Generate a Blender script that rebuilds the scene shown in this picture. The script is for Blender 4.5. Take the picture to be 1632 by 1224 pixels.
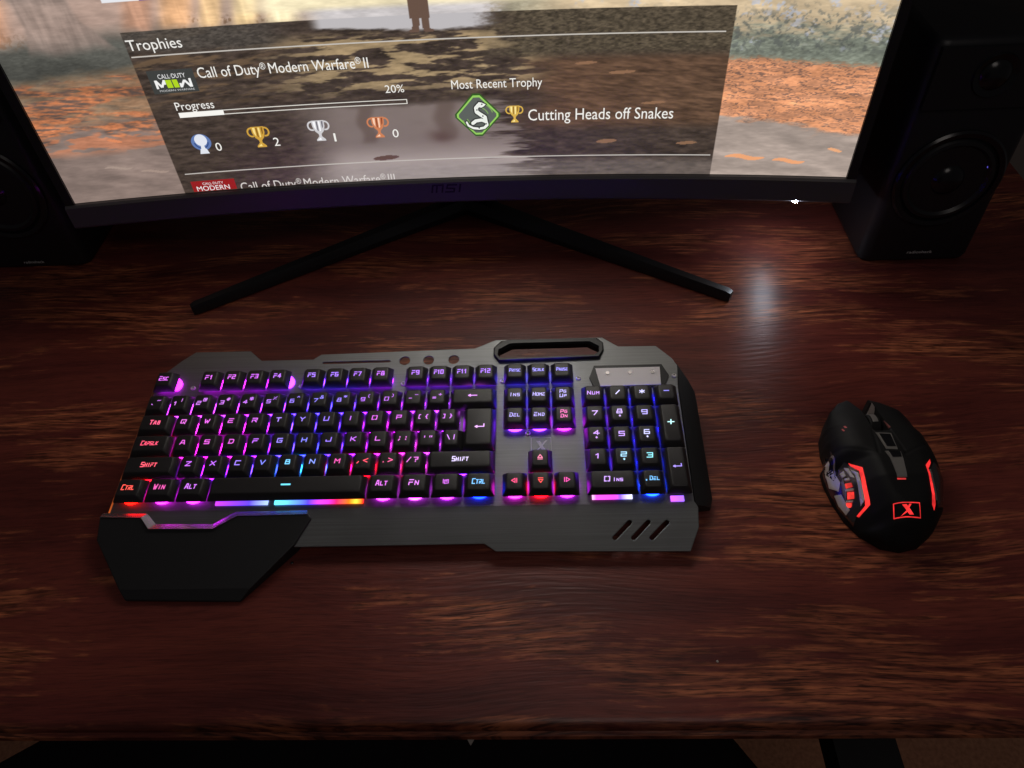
import bpy, bmesh, math, random
import numpy as np
from mathutils import Vector, Matrix

random.seed(4)
for o in list(bpy.data.objects):
    bpy.data.objects.remove(o)
SC = bpy.context.scene
COL = SC.collection

# ------------------------------------------------------------------ camera
cam_d = bpy.data.cameras.new('camera')
cam_d.sensor_fit = 'HORIZONTAL'
cam_d.sensor_width = 36.0
cam_d.lens = 1130.0 / 1632.0 * 36.0
cam_d.clip_start = 0.01
cam_d.clip_end = 50
cam = bpy.data.objects.new('camera', cam_d)
COL.objects.link(cam)
cam.matrix_world = Matrix(((0.9989236, 0.0231115, 0.0402177, 0.1063292),
                           (0.0085440, 0.7605217, -0.6492563, -0.3192589),
                           (-0.0455917, 0.6489011, 0.7595056, 0.4648341),
                           (0, 0, 0, 1)))
SC.camera = cam

# ------------------------------------------------------------------ world, lamp, exposure
world = bpy.data.worlds.new('World')
SC.world = world
world.use_nodes = True
bg = world.node_tree.nodes['Background']
bg.inputs['Color'].default_value = (1.0, 0.92, 0.95, 1)
bg.inputs['Strength'].default_value = 0.024

lamp_d = bpy.data.lights.new('fill_lamp', 'AREA')  # fill light added to lift the desk and dark fronts, no real fixture
lamp_d.energy = 1.6
lamp_d.color = (1.0, 0.90, 0.84)
lamp_d.shape = 'DISK'
lamp_d.size = 0.7
lamp = bpy.data.objects.new('fill_lamp', lamp_d)
COL.objects.link(lamp)
lamp.location = (0.30, -0.85, 1.50)
lamp.rotation_euler = (math.radians(35), 0, 0)
lamp['label'] = 'dim warm fill lamp added out of the frame'
lamp['category'] = 'lamp'

SC.view_settings.view_transform = 'Standard'
SC.view_settings.look = 'None'
SC.view_settings.exposure = 0.0
SC.view_settings.gamma = 1.0
SC.render.engine = 'CYCLES'
SC.cycles.use_denoising = True
SC.cycles.max_bounces = 6
SC.cycles.sample_clamp_indirect = 3.0
SC.cycles.caustics_reflective = True

# ------------------------------------------------------------------ helpers
def lin(c):
    out = []
    for v in c[:3]:
        v = v / 255.0
        out.append(v / 12.92 if v <= 0.04045 else ((v + 0.055) / 1.055) ** 2.4)
    return tuple(out)

def new_mat(name):
    m = bpy.data.materials.new(name)
    m.use_nodes = True
    nt = m.node_tree
    return m, nt, nt.nodes['Principled BSDF']

def N(nt, kind, **kw):
    n = nt.nodes.new(kind)
    for k, v in kw.items():
        if k in n.inputs:
            n.inputs[k].default_value = v
        else:
            setattr(n, k, v)
    return n

def ramp(nt, stops):
    n = nt.nodes.new('ShaderNodeValToRGB')
    el = n.color_ramp.elements
    while len(el) < len(stops):
        el.new(0.5)
    for e, (p, c) in zip(el, stops):
        e.position = p
        e.color = (c[0], c[1], c[2], 1)
    return n

def plastic(name, col, rough=0.45, spec=0.5, metal=0.0, grain=900.0, bump=0.05, rvar=0.08, coat=0.0):
    m, nt, b = new_mat(name)
    b.inputs['Base Color'].default_value = (*col, 1)
    b.inputs['Metallic'].default_value = metal
    b.inputs['Specular IOR Level'].default_value = spec
    b.inputs['Coat Weight'].default_value = coat
    tc = N(nt, 'ShaderNodeTexCoord')
    no = N(nt, 'ShaderNodeTexNoise', Scale=grain, Detail=3.0)
    nt.links.new(tc.outputs['Object'], no.inputs['Vector'])
    lo = N(nt, 'ShaderNodeTexNoise', Scale=grain / 40.0, Detail=4.0)
    nt.links.new(tc.outputs['Object'], lo.inputs['Vector'])
    mr = N(nt, 'ShaderNodeMapRange')
    mr.inputs['To Min'].default_value = max(0.03, rough - rvar)
    mr.inputs['To Max'].default_value = min(1.0, rough + rvar)
    nt.links.new(lo.outputs['Fac'], mr.inputs['Value'])
    nt.links.new(mr.outputs['Result'], b.inputs['Roughness'])
    if bump > 0:
        bu = N(nt, 'ShaderNodeBump', Strength=bump, Distance=0.0004)
        nt.links.new(no.outputs['Fac'], bu.inputs['Height'])
        nt.links.new(bu.outputs['Normal'], b.inputs['Normal'])
    return m

def glow(name, strength=1.0):
    """A lit part: its colour is the object's own colour."""
    m, nt, b = new_mat(name)
    b.inputs['Base Color'].default_value = (0.02, 0.02, 0.02, 1)
    oi = N(nt, 'ShaderNodeObjectInfo')
    nt.links.new(oi.outputs['Color'], b.inputs['Emission Color'])
    b.inputs['Emission Strength'].default_value = strength
    return m

def obj(name, me_or_bm, m=None, parent=None, smooth=None):
    if isinstance(me_or_bm, bmesh.types.BMesh):
        me = bpy.data.meshes.new(name)
        bmesh.ops.recalc_face_normals(me_or_bm, faces=me_or_bm.faces)
        me_or_bm.to_mesh(me)
        me_or_bm.free()
    else:
        me = me_or_bm
    if m is not None and len(me.materials) == 0:
        me.materials.append(m)
    if smooth is not None:
        me.polygons.foreach_set('use_smooth', [True] * len(me.polygons))
        me.set_sharp_from_angle(angle=math.radians(smooth))
    o = bpy.data.objects.new(name, me)
    COL.objects.link(o)
    if parent is not None:
        o.parent = parent
    return o

def thing(name, label, cat, loc=(0, 0, 0), rot=(0, 0, 0), group=None):
    o = bpy.data.objects.new(name, None)
    o.empty_display_size = 0.02
    COL.objects.link(o)
    o.location = loc
    o.rotation_euler = rot
    o['label'] = label
    o['category'] = cat
    if group:
        o['group'] = group
    return o

def add_box(bm, x0, x1, y0, y1, z0, z1):
    v = [bm.verts.new(p) for p in ((x0, y0, z0), (x1, y0, z0), (x1, y1, z0), (x0, y1, z0),
                                   (x0, y0, z1), (x1, y0, z1), (x1, y1, z1), (x0, y1, z1))]
    for f in ((3, 2, 1, 0), (4, 5, 6, 7), (0, 1, 5, 4), (1, 2, 6, 5), (2, 3, 7, 6), (3, 0, 4, 7)):
        bm.faces.new([v[i] for i in f])
    return v

def bevel_all(bm, w, seg=2, ang=20):
    ed = [e for e in bm.edges if len(e.link_faces) == 2 and e.calc_face_angle(0) > math.radians(ang)]
    bmesh.ops.bevel(bm, geom=ed, offset=w, segments=seg, profile=0.6, affect='EDGES', clamp_overlap=True)

def loft(bm, rings, cap0=True, cap1=True):
    vs = [[bm.verts.new(p) for p in r] for r in rings]
    n = len(rings[0])
    for a, b in zip(vs, vs[1:]):
        for i in range(n):
            bm.faces.new((a[i], a[(i + 1) % n], b[(i + 1) % n], b[i]))
    if cap0:
        bm.faces.new(list(reversed(vs[0])))
    if cap1:
        bm.faces.new(vs[-1])
    return vs

def prism(bm, poly, z0, z1):
    """poly of (x, y); z0 / z1 numbers or functions of (x, y)"""
    f0 = z0 if callable(z0) else (lambda x, y: z0)
    f1 = z1 if callable(z1) else (lambda x, y: z1)
    return loft(bm, [[(x, y, f0(x, y)) for x, y in poly], [(x, y, f1(x, y)) for x, y in poly]])

def circle(cx, cy, r, n=24):
    return [(cx + r * math.cos(2 * math.pi * i / n), cy + r * math.sin(2 * math.pi * i / n)) for i in range(n)]

def holed_plate(bm, outer, holes):
    ed = []
    for poly in [outer] + holes:
        vs = [bm.verts.new((x, y, 0)) for x, y in poly]
        for i in range(len(vs)):
            ed.append(bm.edges.new((vs[i], vs[(i + 1) % len(vs)])))
    bmesh.ops.triangle_fill(bm, use_beauty=True, use_dissolve=False, edges=ed)
    for f in bm.faces:
        if f.normal.z < 0:
            f.normal_flip()

def extrude_down(bm, th):
    fs = list(bm.faces)
    r = bmesh.ops.extrude_face_region(bm, geom=fs)
    vs = [e for e in r['geom'] if isinstance(e, bmesh.types.BMVert)]
    for v in vs:
        v.co.z -= th

def round_rect(x0, x1, y0, y1, r, n=4):
    pts = []
    for cx, cy, a in ((x1 - r, y1 - r, 0), (x0 + r, y1 - r, 90), (x0 + r, y0 + r, 180), (x1 - r, y0 + r, 270)):
        for k in range(n + 1):
            t = math.radians(a + 90 * k / n)
            pts.append((cx + r * math.cos(t), cy + r * math.sin(t)))
    return pts

def lathe(bm, prof, n=24, M=None):
    rings = []
    for r, z in prof:
        ring = []
        for i in range(n):
            a = 2 * math.pi * i / n
            p = Vector((r * math.cos(a), r * math.sin(a), z))
            if M is not None:
                p = M @ p
            ring.append(p)
        rings.append(ring)
    loft(bm, rings)

def tube(bm, pts, rad, n=10):
    rings = []
    for i, p in enumerate(pts):
        p = Vector(p)
        a = Vector(pts[max(0, i - 1)])
        b = Vector(pts[min(len(pts) - 1, i + 1)])
        t = (b - a).normalized()
        s = t.cross(Vector((0, 0, 1)))
        if s.length < 1e-4:
            s = Vector((1, 0, 0))
        s.normalize()
        w = s.cross(t)
        r = rad[i] if isinstance(rad, (list, tuple)) else rad
        rings.append([p + r * (math.cos(2 * math.pi * k / n) * s + math.sin(2 * math.pi * k / n) * w) for k in range(n)])
    loft(bm, rings)

# techno stroke lettering on a 4 x 6 cell
G = {
 'A': [[(0, 0), (1.2, 6), (2.8, 6), (4, 0)], [(0.6, 2), (3.4, 2)]],
 'B': [[(0.6, 0), (0.6, 6), (3.6, 6), (3.6, 3.4), (4, 2.8), (4, 0), (0.6, 0)], [(0.6, 3.2), (3.6, 3.2)]],
 'C': [[(4, 6), (0, 6), (0, 0), (4, 0)]],
 'D': [[(0, 6), (3, 6), (4, 5), (4, 1), (3, 0), (0, 0)], [(0.4, 4), (0.4, 0)]],
 'E': [[(4, 6), (0, 6)], [(3.4, 3), (0, 3)], [(4, 0), (0, 0), (0, 3)]],
 'F': [[(4, 6), (0, 6)], [(3.4, 3), (0, 3), (0, 0)]],
 'G': [[(4, 6), (0, 6), (0, 0), (4, 0), (4, 3), (2, 3)]],
 'H': [[(0, 0), (0, 6)], [(4, 0), (4, 6)], [(0, 3), (4, 3)]],
 'I': [[(2, 0), (2, 6)]],
 'J': [[(4, 6), (4, 0), (0, 0), (0, 2)]],
 'K': [[(0, 0), (0, 6)], [(4, 6), (1, 3), (4, 0)]],
 'L': [[(0, 6), (0, 0), (4, 0)]],
 'M': [[(0, 0), (0, 6), (2, 3), (4, 6), (4, 0)]],
 'N': [[(0, 0), (0, 6), (4, 0), (4, 6)]],
 'O': [[(1.4, 6), (0, 6), (0, 0), (1.4, 0)], [(2.6, 0), (4, 0), (4, 6), (2.6, 6)]],
 'P': [[(0, 6), (4, 6), (4, 2.6), (1, 2.6)], [(0.2, 4), (0.2, 0)]],
 'Q': [[(2.4, 0.6), (0, 0.6), (0, 6), (4, 6), (4, 2)], [(2.2, 2.6), (4, -0.6)]],
 'R': [[(0, 6), (4, 6), (4, 3), (0.2, 3), (0.2, 0)], [(2, 3), (4, 0)]],
 'S': [[(4, 6), (0, 6), (0, 3), (4, 3), (4, 0), (0, 0)]],
 'T': [[(0, 6), (4, 6)], [(2, 6), (2, 0)]],
 'U': [[(0, 6), (0, 0), (4, 0), (4, 6)]],
 'V': [[(0, 6), (2, 0), (4, 6)]],
 'W': [[(0, 6), (1, 0), (2, 4), (3, 0), (4, 6)]],
 'X': [[(0, 0), (4, 6)], [(0, 6), (4, 0)]],
 'Y': [[(0, 6), (2, 3), (4, 6)], [(2, 3), (2, 0)]],
 'Z': [[(0, 6), (4, 6), (0, 0), (4, 0)]],
 '0': [[(1.4, 6), (0, 6), (0, 0), (1.4, 0)], [(2.6, 0), (4, 0), (4, 6), (2.6, 6)]],
 '1': [[(0.8, 4.6), (2, 6), (2, 0)]],
 '2': [[(0, 6), (4, 6), (4, 3), (0, 3), (0, 0), (4, 0)]],
 '3': [[(0, 6), (4, 6), (4, 0), (0, 0)], [(1, 3), (4, 3)]],
 '4': [[(3, 0), (3, 6), (0, 2), (4.4, 2)]],
 '5': [[(4, 6), (0, 6), (0, 3.2), (4, 3.2), (4, 0), (0, 0)]],
 '6': [[(3.6, 6), (0, 6), (0, 0), (4, 0), (4, 3), (0, 3)]],
 '7': [[(0, 6), (4, 6), (1.6, 0)]],
 '8': [[(0.5, 3), (0.5, 6), (3.5, 6), (3.5, 3)], [(0, 0), (0, 2.7), (4, 2.7), (4, 0), (0, 0)]],
 '9': [[(4, 3), (0, 3), (0, 6), (4, 6), (4, 0), (0.6, 0)]],
 '!': [[(2, 6), (2, 2.2)], [(2, 0.6), (2, 0)]],
 '@': [[(2.8, 2), (1.4, 2), (1.4, 4.4), (2.8, 4.4), (2.8, 2), (4, 2), (4, 6), (0, 6), (0, 0), (4, 0)]],
 '#': [[(1.2, 0), (1.8, 6)], [(2.4, 0), (3, 6)], [(0, 2), (4, 2)], [(0.3, 4), (4.2, 4)]],
 '$': [[(4, 5.2), (0, 5.2), (0, 3), (4, 3), (4, 0.8), (0, 0.8)], [(2, -0.4), (2, 6.4)]],
 '%': [[(0, 0), (4, 6)], [(0.4, 5.4), (0.6, 4.8)], [(3.4, 1), (3.6, 0.4)]],
 '^': [[(0.6, 3.4), (2, 5.8), (3.4, 3.4)]],
 '&': [[(4, 0), (1, 4), (1, 6), (3, 6), (3, 4), (0, 2), (0, 0), (2.5, 0), (4, 2.4)]],
 '*': [[(2, 1), (2, 5.4)], [(0.2, 4.4), (3.8, 2)], [(0.2, 2), (3.8, 4.4)]],
 '(': [[(2.6, 6.2), (1.4, 5), (1.4, 1), (2.6, -0.2)]],
 ')': [[(1.4, 6.2), (2.6, 5), (2.6, 1), (1.4, -0.2)]],
 '-': [[(0.6, 3), (3.4, 3)]],
 '_': [[(0.2, 3.6), (3.8, 3.6)]],
 '=': [[(0.4, 2), (3.6, 2)], [(0.4, 4), (3.6, 4)]],
 '+': [[(0.2, 3), (3.8, 3)], [(2, 0.8), (2, 5.2)]],
 '`': [[(1.4, 2.6), (2.4, 1.4)]],
 '~': [[(0, 3), (1, 4), (2.6, 3.2), (4, 4)]],
 '[': [[(2.8, 6), (1.2, 6), (1.2, 0), (2.8, 0)]],
 ']': [[(1.2, 6), (2.8, 6), (2.8, 0), (1.2, 0)]],
 '{': [[(3, 6.2), (2, 5.4), (2, 3.6), (1, 3), (2, 2.4), (2, 0.6), (3, -0.2)]],
 '}': [[(1, 6.2), (2, 5.4), (2, 3.6), (3, 3), (2, 2.4), (2, 0.6), (1, -0.2)]],
 ';': [[(2, 4.6), (2, 4)], [(2, 1.4), (1.4, -0.4)]],
 ':': [[(2, 4.6), (2, 3.9)], [(2, 1.2), (2, 0.5)]],
 "'": [[(2, 5), (2, 3.2)]],
 '"': [[(1, 5), (1, 3.4)], [(2.8, 5), (2.8, 3.4)]],
 '\\': [[(0.6, 6), (3.4, 0)]],
 '|': [[(2, 6), (2, 0)]],
 ',': [[(2.2, 1.6), (1.4, -0.4)]],
 '.': [[(2, 0.9), (2, 0.2)]],
 '<': [[(3.8, 5.4), (0.4, 3), (3.8, 0.6)]],
 '>': [[(0.2, 5.4), (3.6, 3), (0.2, 0.6)]],
 '/': [[(0.6, 0), (3.4, 6)]],
 '?': [[(0.4, 6), (3.6, 6), (3.6, 3.2), (2, 3.2), (2, 2)], [(2, 0.5), (2, 0)]],
}

def stroke_quads(bm, pts, w, z, xf):
    """polyline -> flat bars of width w (after transform xf of the points)"""
    P = [Vector(xf(*p)) for p in pts]
    for a, b in zip(P, P[1:]):
        d = b - a
        if d.length < 1e-7:
            continue
        d.normalize()
        n = Vector((-d.y, d.x)) * (w / 2)
        a2, b2 = a - d * (w * 0.42), b + d * (w * 0.42)
        q = [bm.verts.new((c.x, c.y, z)) for c in (a2 - n, b2 - n, b2 + n, a2 + n)]
        bm.faces.new(q)

def stroke_text(bm, s, cx, cy, h, w, sw, z, shear=0.14, gap=0.52, small=0.80):
    """word with a tall first letter, centred at (cx, cy), total width w"""
    w *= 0.87; h *= 0.92; sw *= 0.92
    adv = []
    x = 0.0
    for i, ch in enumerate(s):
        k = 1.0 if (i == 0 or not ch.isalpha()) else small
        adv.append((x, k))
        wid = 4.0 * k if ch not in "I!'.,|;:1" else 3.0 * k
        x += wid + 4 * gap
    tot = x - 4 * gap
    sx = w / tot
    sy = h / 6.0
    for (x0, k), ch in zip(adv, s):
        off = 0 if ch not in "I!'.,|;:1" else -0.5 * k
        for pl in G.get(ch, []):
            stroke_quads(bm, pl, sw * (0.9 if k < 1 else 1.0), z,
                         lambda px, py: (cx - w / 2 + (x0 + (px * k + off)) * sx + shear * (py * k - 3) * sy,
                                         cy - h / 2 + py * k * sy))

# ------------------------------------------------------------------ materials
M_black = plastic('black_plastic', (0.014, 0.014, 0.015), 0.48, 0.45)
M_key = plastic('key_plastic', (0.028, 0.026, 0.028), 0.42, 0.5, grain=1500, bump=0.08)
M_gloss = plastic('glossy_black', (0.010, 0.010, 0.012), 0.22, 0.5, bump=0.0)
M_rubber = plastic('rubber_coat', (0.006, 0.006, 0.0065), 0.62, 0.3)
M_rest = plastic('wrist_rest_plastic', (0.016, 0.016, 0.018), 0.55, 0.4, grain=700, bump=0.1)
M_spk = plastic('speaker_cabinet', (0.014, 0.014, 0.017), 0.42, 0.45)
M_cone = plastic('speaker_cone', (0.014, 0.014, 0.016), 0.36, 0.5)
M_chin = plastic('monitor_plastic', (0.074, 0.072, 0.078), 0.45, 0.5, grain=1200, bump=0.05)
M_stand = plastic('stand_metal', (0.011, 0.011, 0.013), 0.38, 0.5)
M_chrome = plastic('chrome', (0.88, 0.85, 0.81), 0.28, 0.6, metal=0.25, bump=0.0)
M_dkchrome = plastic('dark_chrome', (0.26, 0.245, 0.24), 0.25, 0.5, metal=1.0, bump=0.0)
M_silver = plastic('silver_paint', (0.46, 0.44, 0.42), 0.35, 0.5, metal=0.7, bump=0.0)
M_screw = plastic('screw_steel', (0.62, 0.60, 0.58), 0.45, 0.5, metal=0.3, bump=0.0)
M_print = plastic('white_print', (0.80, 0.80, 0.81), 0.6, 0.3, bump=0.0)
M_dimprint = plastic('dark_print', (0.008, 0.008, 0.010), 0.35, 0.4, bump=0.0)
M_handle = plastic('handle_plastic', (0.008, 0.008, 0.010), 0.36, 0.35, bump=0.0)
M_paper = plastic('paper', (0.55, 0.50, 0.46), 0.8, 0.2)
M_glow = glow('lit_part', 1.0)

def brushed(name, col, rough):
    m, nt, b = new_mat(name)
    tc = N(nt, 'ShaderNodeTexCoord')
    mp = N(nt, 'ShaderNodeMapping')
    mp.inputs['Scale'].default_value = (9.0, 1300.0, 9.0)
    nt.links.new(tc.outputs['Object'], mp.inputs['Vector'])
    no = N(nt, 'ShaderNodeTexNoise', Scale=1.0, Detail=4.0, Roughness=0.7)
    nt.links.new(mp.outputs['Vector'], no.inputs['Vector'])
    r = ramp(nt, [(0.3, [c * 0.82 for c in col]), (0.7, [c * 1.15 for c in col])])
    nt.links.new(no.outputs['Fac'], r.inputs['Fac'])
    nt.links.new(r.outputs['Color'], b.inputs['Base Color'])
    b.inputs['Metallic'].default_value = 0.75
    mr = N(nt, 'ShaderNodeMapRange')
    mr.inputs['To Min'].default_value = rough - 0.07
    mr.inputs['To Max'].default_value = rough + 0.10
    nt.links.new(no.outputs['Fac'], mr.inputs['Value'])
    nt.links.new(mr.outputs['Result'], b.inputs['Roughness'])
    b.inputs['Anisotropic'].default_value = 0.4
    sm_ = N(nt, 'ShaderNodeTexNoise', Scale=22.0, Detail=5.0, Roughness=0.6)
    nt.links.new(tc.outputs['Object'], sm_.inputs['Vector'])
    mv = N(nt, 'ShaderNodeMath', operation='MULTIPLY_ADD'); mv.inputs[1].default_value = 0.26; mv.inputs[2].default_value = -0.13
    nt.links.new(sm_.outputs['Fac'], mv.inputs[0])
    av = N(nt, 'ShaderNodeMath', operation='ADD')
    nt.links.new(mr.outputs['Result'], av.inputs[0]); nt.links.new(mv.outputs[0], av.inputs[1])
    nt.links.new(av.outputs[0], b.inputs['Roughness'])
    bu = N(nt, 'ShaderNodeBump', Strength=0.12, Distance=0.0002)
    nt.links.new(no.outputs['Fac'], bu.inputs['Height'])
    nt.links.new(bu.outputs['Normal'], b.inputs['Normal'])
    return m
M_plate = brushed('brushed_grey_metal', (0.225, 0.232, 0.236), 0.46)
M_tray = plastic('tray_paint', (0.78, 0.75, 0.80), 0.5, 0.4, metal=0.15)

def wood_material(name):
    m, nt, b = new_mat(name)
    L = nt.links.new
    tc = N(nt, 'ShaderNodeTexCoord')
    # slow warp so the grain wanders and curls round knots
    wn = N(nt, 'ShaderNodeTexNoise', Scale=3.4, Detail=1.5, Roughness=0.45)
    mpw = N(nt, 'ShaderNodeMapping')
    mpw.inputs['Scale'].default_value = (1.0, 2.6, 1.0)
    L(tc.outputs['Object'], mpw.inputs['Vector'])
    L(mpw.outputs['Vector'], wn.inputs['Vector'])
    sub = N(nt, 'ShaderNodeVectorMath', operation='SUBTRACT')
    L(wn.outputs['Color'], sub.inputs[0])
    sub.inputs[1].default_value = (0.5, 0.5, 0.5)
    sc = N(nt, 'ShaderNodeVectorMath', operation='MULTIPLY')
    L(sub.outputs[0], sc.inputs[0])
    sc.inputs[1].default_value = (0.06, 0.050, 0.0)
    ad = N(nt, 'ShaderNodeVectorMath', operation='ADD')
    L(sc.outputs[0], ad.inputs[1])
    # knots: the grain bulges round a few centres
    last = tc.outputs['Object']
    for kx, ky, kr, amp in ((0.020, 0.305, 0.080, 0.045), (0.36, 0.30, 0.12, 0.025), (-0.05, -0.065, 0.10, -0.012), (0.235, 0.005, 0.035, 0.008)):
        d1 = N(nt, 'ShaderNodeVectorMath', operation='SUBTRACT')
        L(tc.outputs['Object'], d1.inputs[0])
        d1.inputs[1].default_value = (kx, ky, 0.0)
        d2 = N(nt, 'ShaderNodeVectorMath', operation='MULTIPLY')
        L(d1.outputs[0], d2.inputs[0])
        d2.inputs[1].default_value = (0.62 / kr, 1.5 / kr, 0.0)
        dp = N(nt, 'ShaderNodeVectorMath', operation='DOT_PRODUCT')
        L(d2.outputs[0], dp.inputs[0]); L(d2.outputs[0], dp.inputs[1])
        ng = N(nt, 'ShaderNodeMath', operation='MULTIPLY'); ng.inputs[1].default_value = -1.0
        L(dp.outputs['Value'], ng.inputs[0])
        ex_ = N(nt, 'ShaderNodeMath', operation='EXPONENT')
        L(ng.outputs[0], ex_.inputs[0])
        am = N(nt, 'ShaderNodeMath', operation='MULTIPLY'); am.inputs[1].default_value = amp
        L(ex_.outputs[0], am.inputs[0])
        cb = N(nt, 'ShaderNodeCombineXYZ')
        L(am.outputs[0], cb.inputs['Y'])
        ax = N(nt, 'ShaderNodeVectorMath', operation='ADD')
        L(last, ax.inputs[0]); L(cb.outputs[0], ax.inputs[1])
        last = ax.outputs[0]
    L(last, ad.inputs[0])

    tc_o = N(nt, 'ShaderNodeVectorMath', operation='ADD')
    L(tc.outputs['Object'], tc_o.inputs[0])
    def noise(scale, detail, rough, src=ad):
        mp = N(nt, 'ShaderNodeMapping')
        mp.inputs['Scale'].default_value = scale
        L(src.outputs[0], mp.inputs['Vector'])
        no = N(nt, 'ShaderNodeTexNoise', Scale=1.0, Detail=detail, Roughness=rough)
        L(mp.outputs['Vector'], no.inputs['Vector'])
        return no
    figure = noise((3.4, 42.0, 1.0), 6.0, 0.60)          # growth-ring bands
    fine = noise((30.0, 430.0, 1.0), 2.0, 0.55, ad)    # short open pores
    line = noise((17.0, 260.0, 1.0), 4.0, 0.60)           # longer grain lines
    pore = noise((62.0, 820.0, 1.0), 2.0, 0.6)
    patch = noise((4.2, 15.0, 1.0), 8.0, 0.64)           # where the stain has worn to orange
    blot = noise((2.6, 7.0, 1.0), 5.0, 0.55)             # darker, thicker stain
    base = ramp(nt, [(0.30, (0.100, 0.0200, 0.0175)), (0.46, (0.150, 0.0310, 0.0240)), (0.60, (0.190, 0.0410, 0.0285)), (0.76, (0.25, 0.060, 0.037))])
    L(figure.outputs['Fac'], base.inputs['Fac'])
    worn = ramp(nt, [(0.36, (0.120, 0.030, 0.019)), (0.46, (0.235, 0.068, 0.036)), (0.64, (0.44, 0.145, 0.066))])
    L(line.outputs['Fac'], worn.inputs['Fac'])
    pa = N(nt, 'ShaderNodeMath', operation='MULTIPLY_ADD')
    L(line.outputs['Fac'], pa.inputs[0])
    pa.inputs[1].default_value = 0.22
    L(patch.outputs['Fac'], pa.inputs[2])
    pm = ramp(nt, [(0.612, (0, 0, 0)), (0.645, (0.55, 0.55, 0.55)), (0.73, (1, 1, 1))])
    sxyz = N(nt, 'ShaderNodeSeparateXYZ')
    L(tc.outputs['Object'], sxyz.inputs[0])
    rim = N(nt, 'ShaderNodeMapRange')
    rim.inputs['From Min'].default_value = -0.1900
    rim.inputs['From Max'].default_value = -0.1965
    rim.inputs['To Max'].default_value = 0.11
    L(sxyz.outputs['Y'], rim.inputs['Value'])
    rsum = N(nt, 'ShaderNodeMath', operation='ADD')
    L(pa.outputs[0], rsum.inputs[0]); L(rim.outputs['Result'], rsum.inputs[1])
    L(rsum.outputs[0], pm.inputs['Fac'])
    gm = N(nt, 'ShaderNodeMapRange')
    gm.inputs['To Min'].default_value = 0.30
    gm.inputs['To Max'].default_value = 1.0
    L(pm.outputs['Color'], gm.inputs['Value'])
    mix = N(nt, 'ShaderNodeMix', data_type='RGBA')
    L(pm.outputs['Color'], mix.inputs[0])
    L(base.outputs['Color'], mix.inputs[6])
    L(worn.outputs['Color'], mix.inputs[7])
    fr = ramp(nt, [(0.36, (0.34, 0.30, 0.30)), (0.43, (0.96, 0.94, 0.94)), (0.70, (1.20, 1.18, 1.15))])
    L(fine.outputs['Fac'], fr.inputs['Fac'])
    lr = ramp(nt, [(0.36, (0.74, 0.70, 0.70)), (0.45, (1.0, 1.0, 1.0)), (0.68, (1.18, 1.15, 1.10))])
    L(line.outputs['Fac'], lr.inputs['Fac'])
    mul0 = N(nt, 'ShaderNodeMix', data_type='RGBA', blend_type='MULTIPLY')
    mul0.inputs[0].default_value = 1.0
    L(fr.outputs['Color'], mul0.inputs[6])
    L(lr.outputs['Color'], mul0.inputs[7])
    mul = N(nt, 'ShaderNodeMix', data_type='RGBA', blend_type='MULTIPLY')
    mul.inputs[0].default_value = 1.0
    L(mix.outputs[2], mul.inputs[6])
    L(mul0.outputs[2], mul.inputs[7])
    br = ramp(nt, [(0.34, (0.55, 0.50, 0.52)), (0.58, (1.15, 1.15, 1.15))])
    L(blot.outputs['Fac'], br.inputs['Fac'])
    mul2 = N(nt, 'ShaderNodeMix', data_type='RGBA', blend_type='MULTIPLY')
    mul2.inputs[0].default_value = 1.0
    L(mul.outputs[2], mul2.inputs[6])
    L(br.outputs['Color'], mul2.inputs[7])
    por = ramp(nt, [(0.37, (0.30, 0.26, 0.26)), (0.46, (0.97, 0.97, 0.97)), (0.66, (1.32, 1.30, 1.26))])
    L(pore.outputs['Fac'], por.inputs['Fac'])
    mul3 = N(nt, 'ShaderNodeMix', data_type='RGBA', blend_type='MULTIPLY')
    mul3.inputs[0].default_value = 1.0
    L(mul2.outputs[2], mul3.inputs[6])
    L(por.outputs['Color'], mul3.inputs[7])
    L(gm.outputs['Result'], mul3.inputs[0])
    L(gm.outputs['Result'], mul.inputs[0])
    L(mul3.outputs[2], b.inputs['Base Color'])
    mr = N(nt, 'ShaderNodeMapRange')
    mr.inputs['To Min'].default_value = 0.31
    mr.inputs['To Max'].default_value = 0.47
    L(fine.outputs['Fac'], mr.inputs['Value'])
    L(mr.outputs['Result'], b.inputs['Roughness'])
    b.inputs['Specular IOR Level'].default_value = 0.5
    b.inputs['Anisotropic'].default_value = 0.5
    tg = N(nt, 'ShaderNodeCombineXYZ'); tg.inputs['Y'].default_value = 1.0
    L(tg.outputs[0], b.inputs['Tangent'])
    bu = N(nt, 'ShaderNodeBump', Strength=0.5, Distance=0.0008)
    L(fine.outputs['Fac'], bu.inputs['Height'])
    L(bu.outputs['Normal'], b.inputs['Normal'])
    return m
M_wood = wood_material('stained_wood')

# ------------------------------------------------------------------ setting
def structure(name, bm, m):
    o = obj(name, bm, m)
    o['kind'] = 'structure'
    return o

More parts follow.
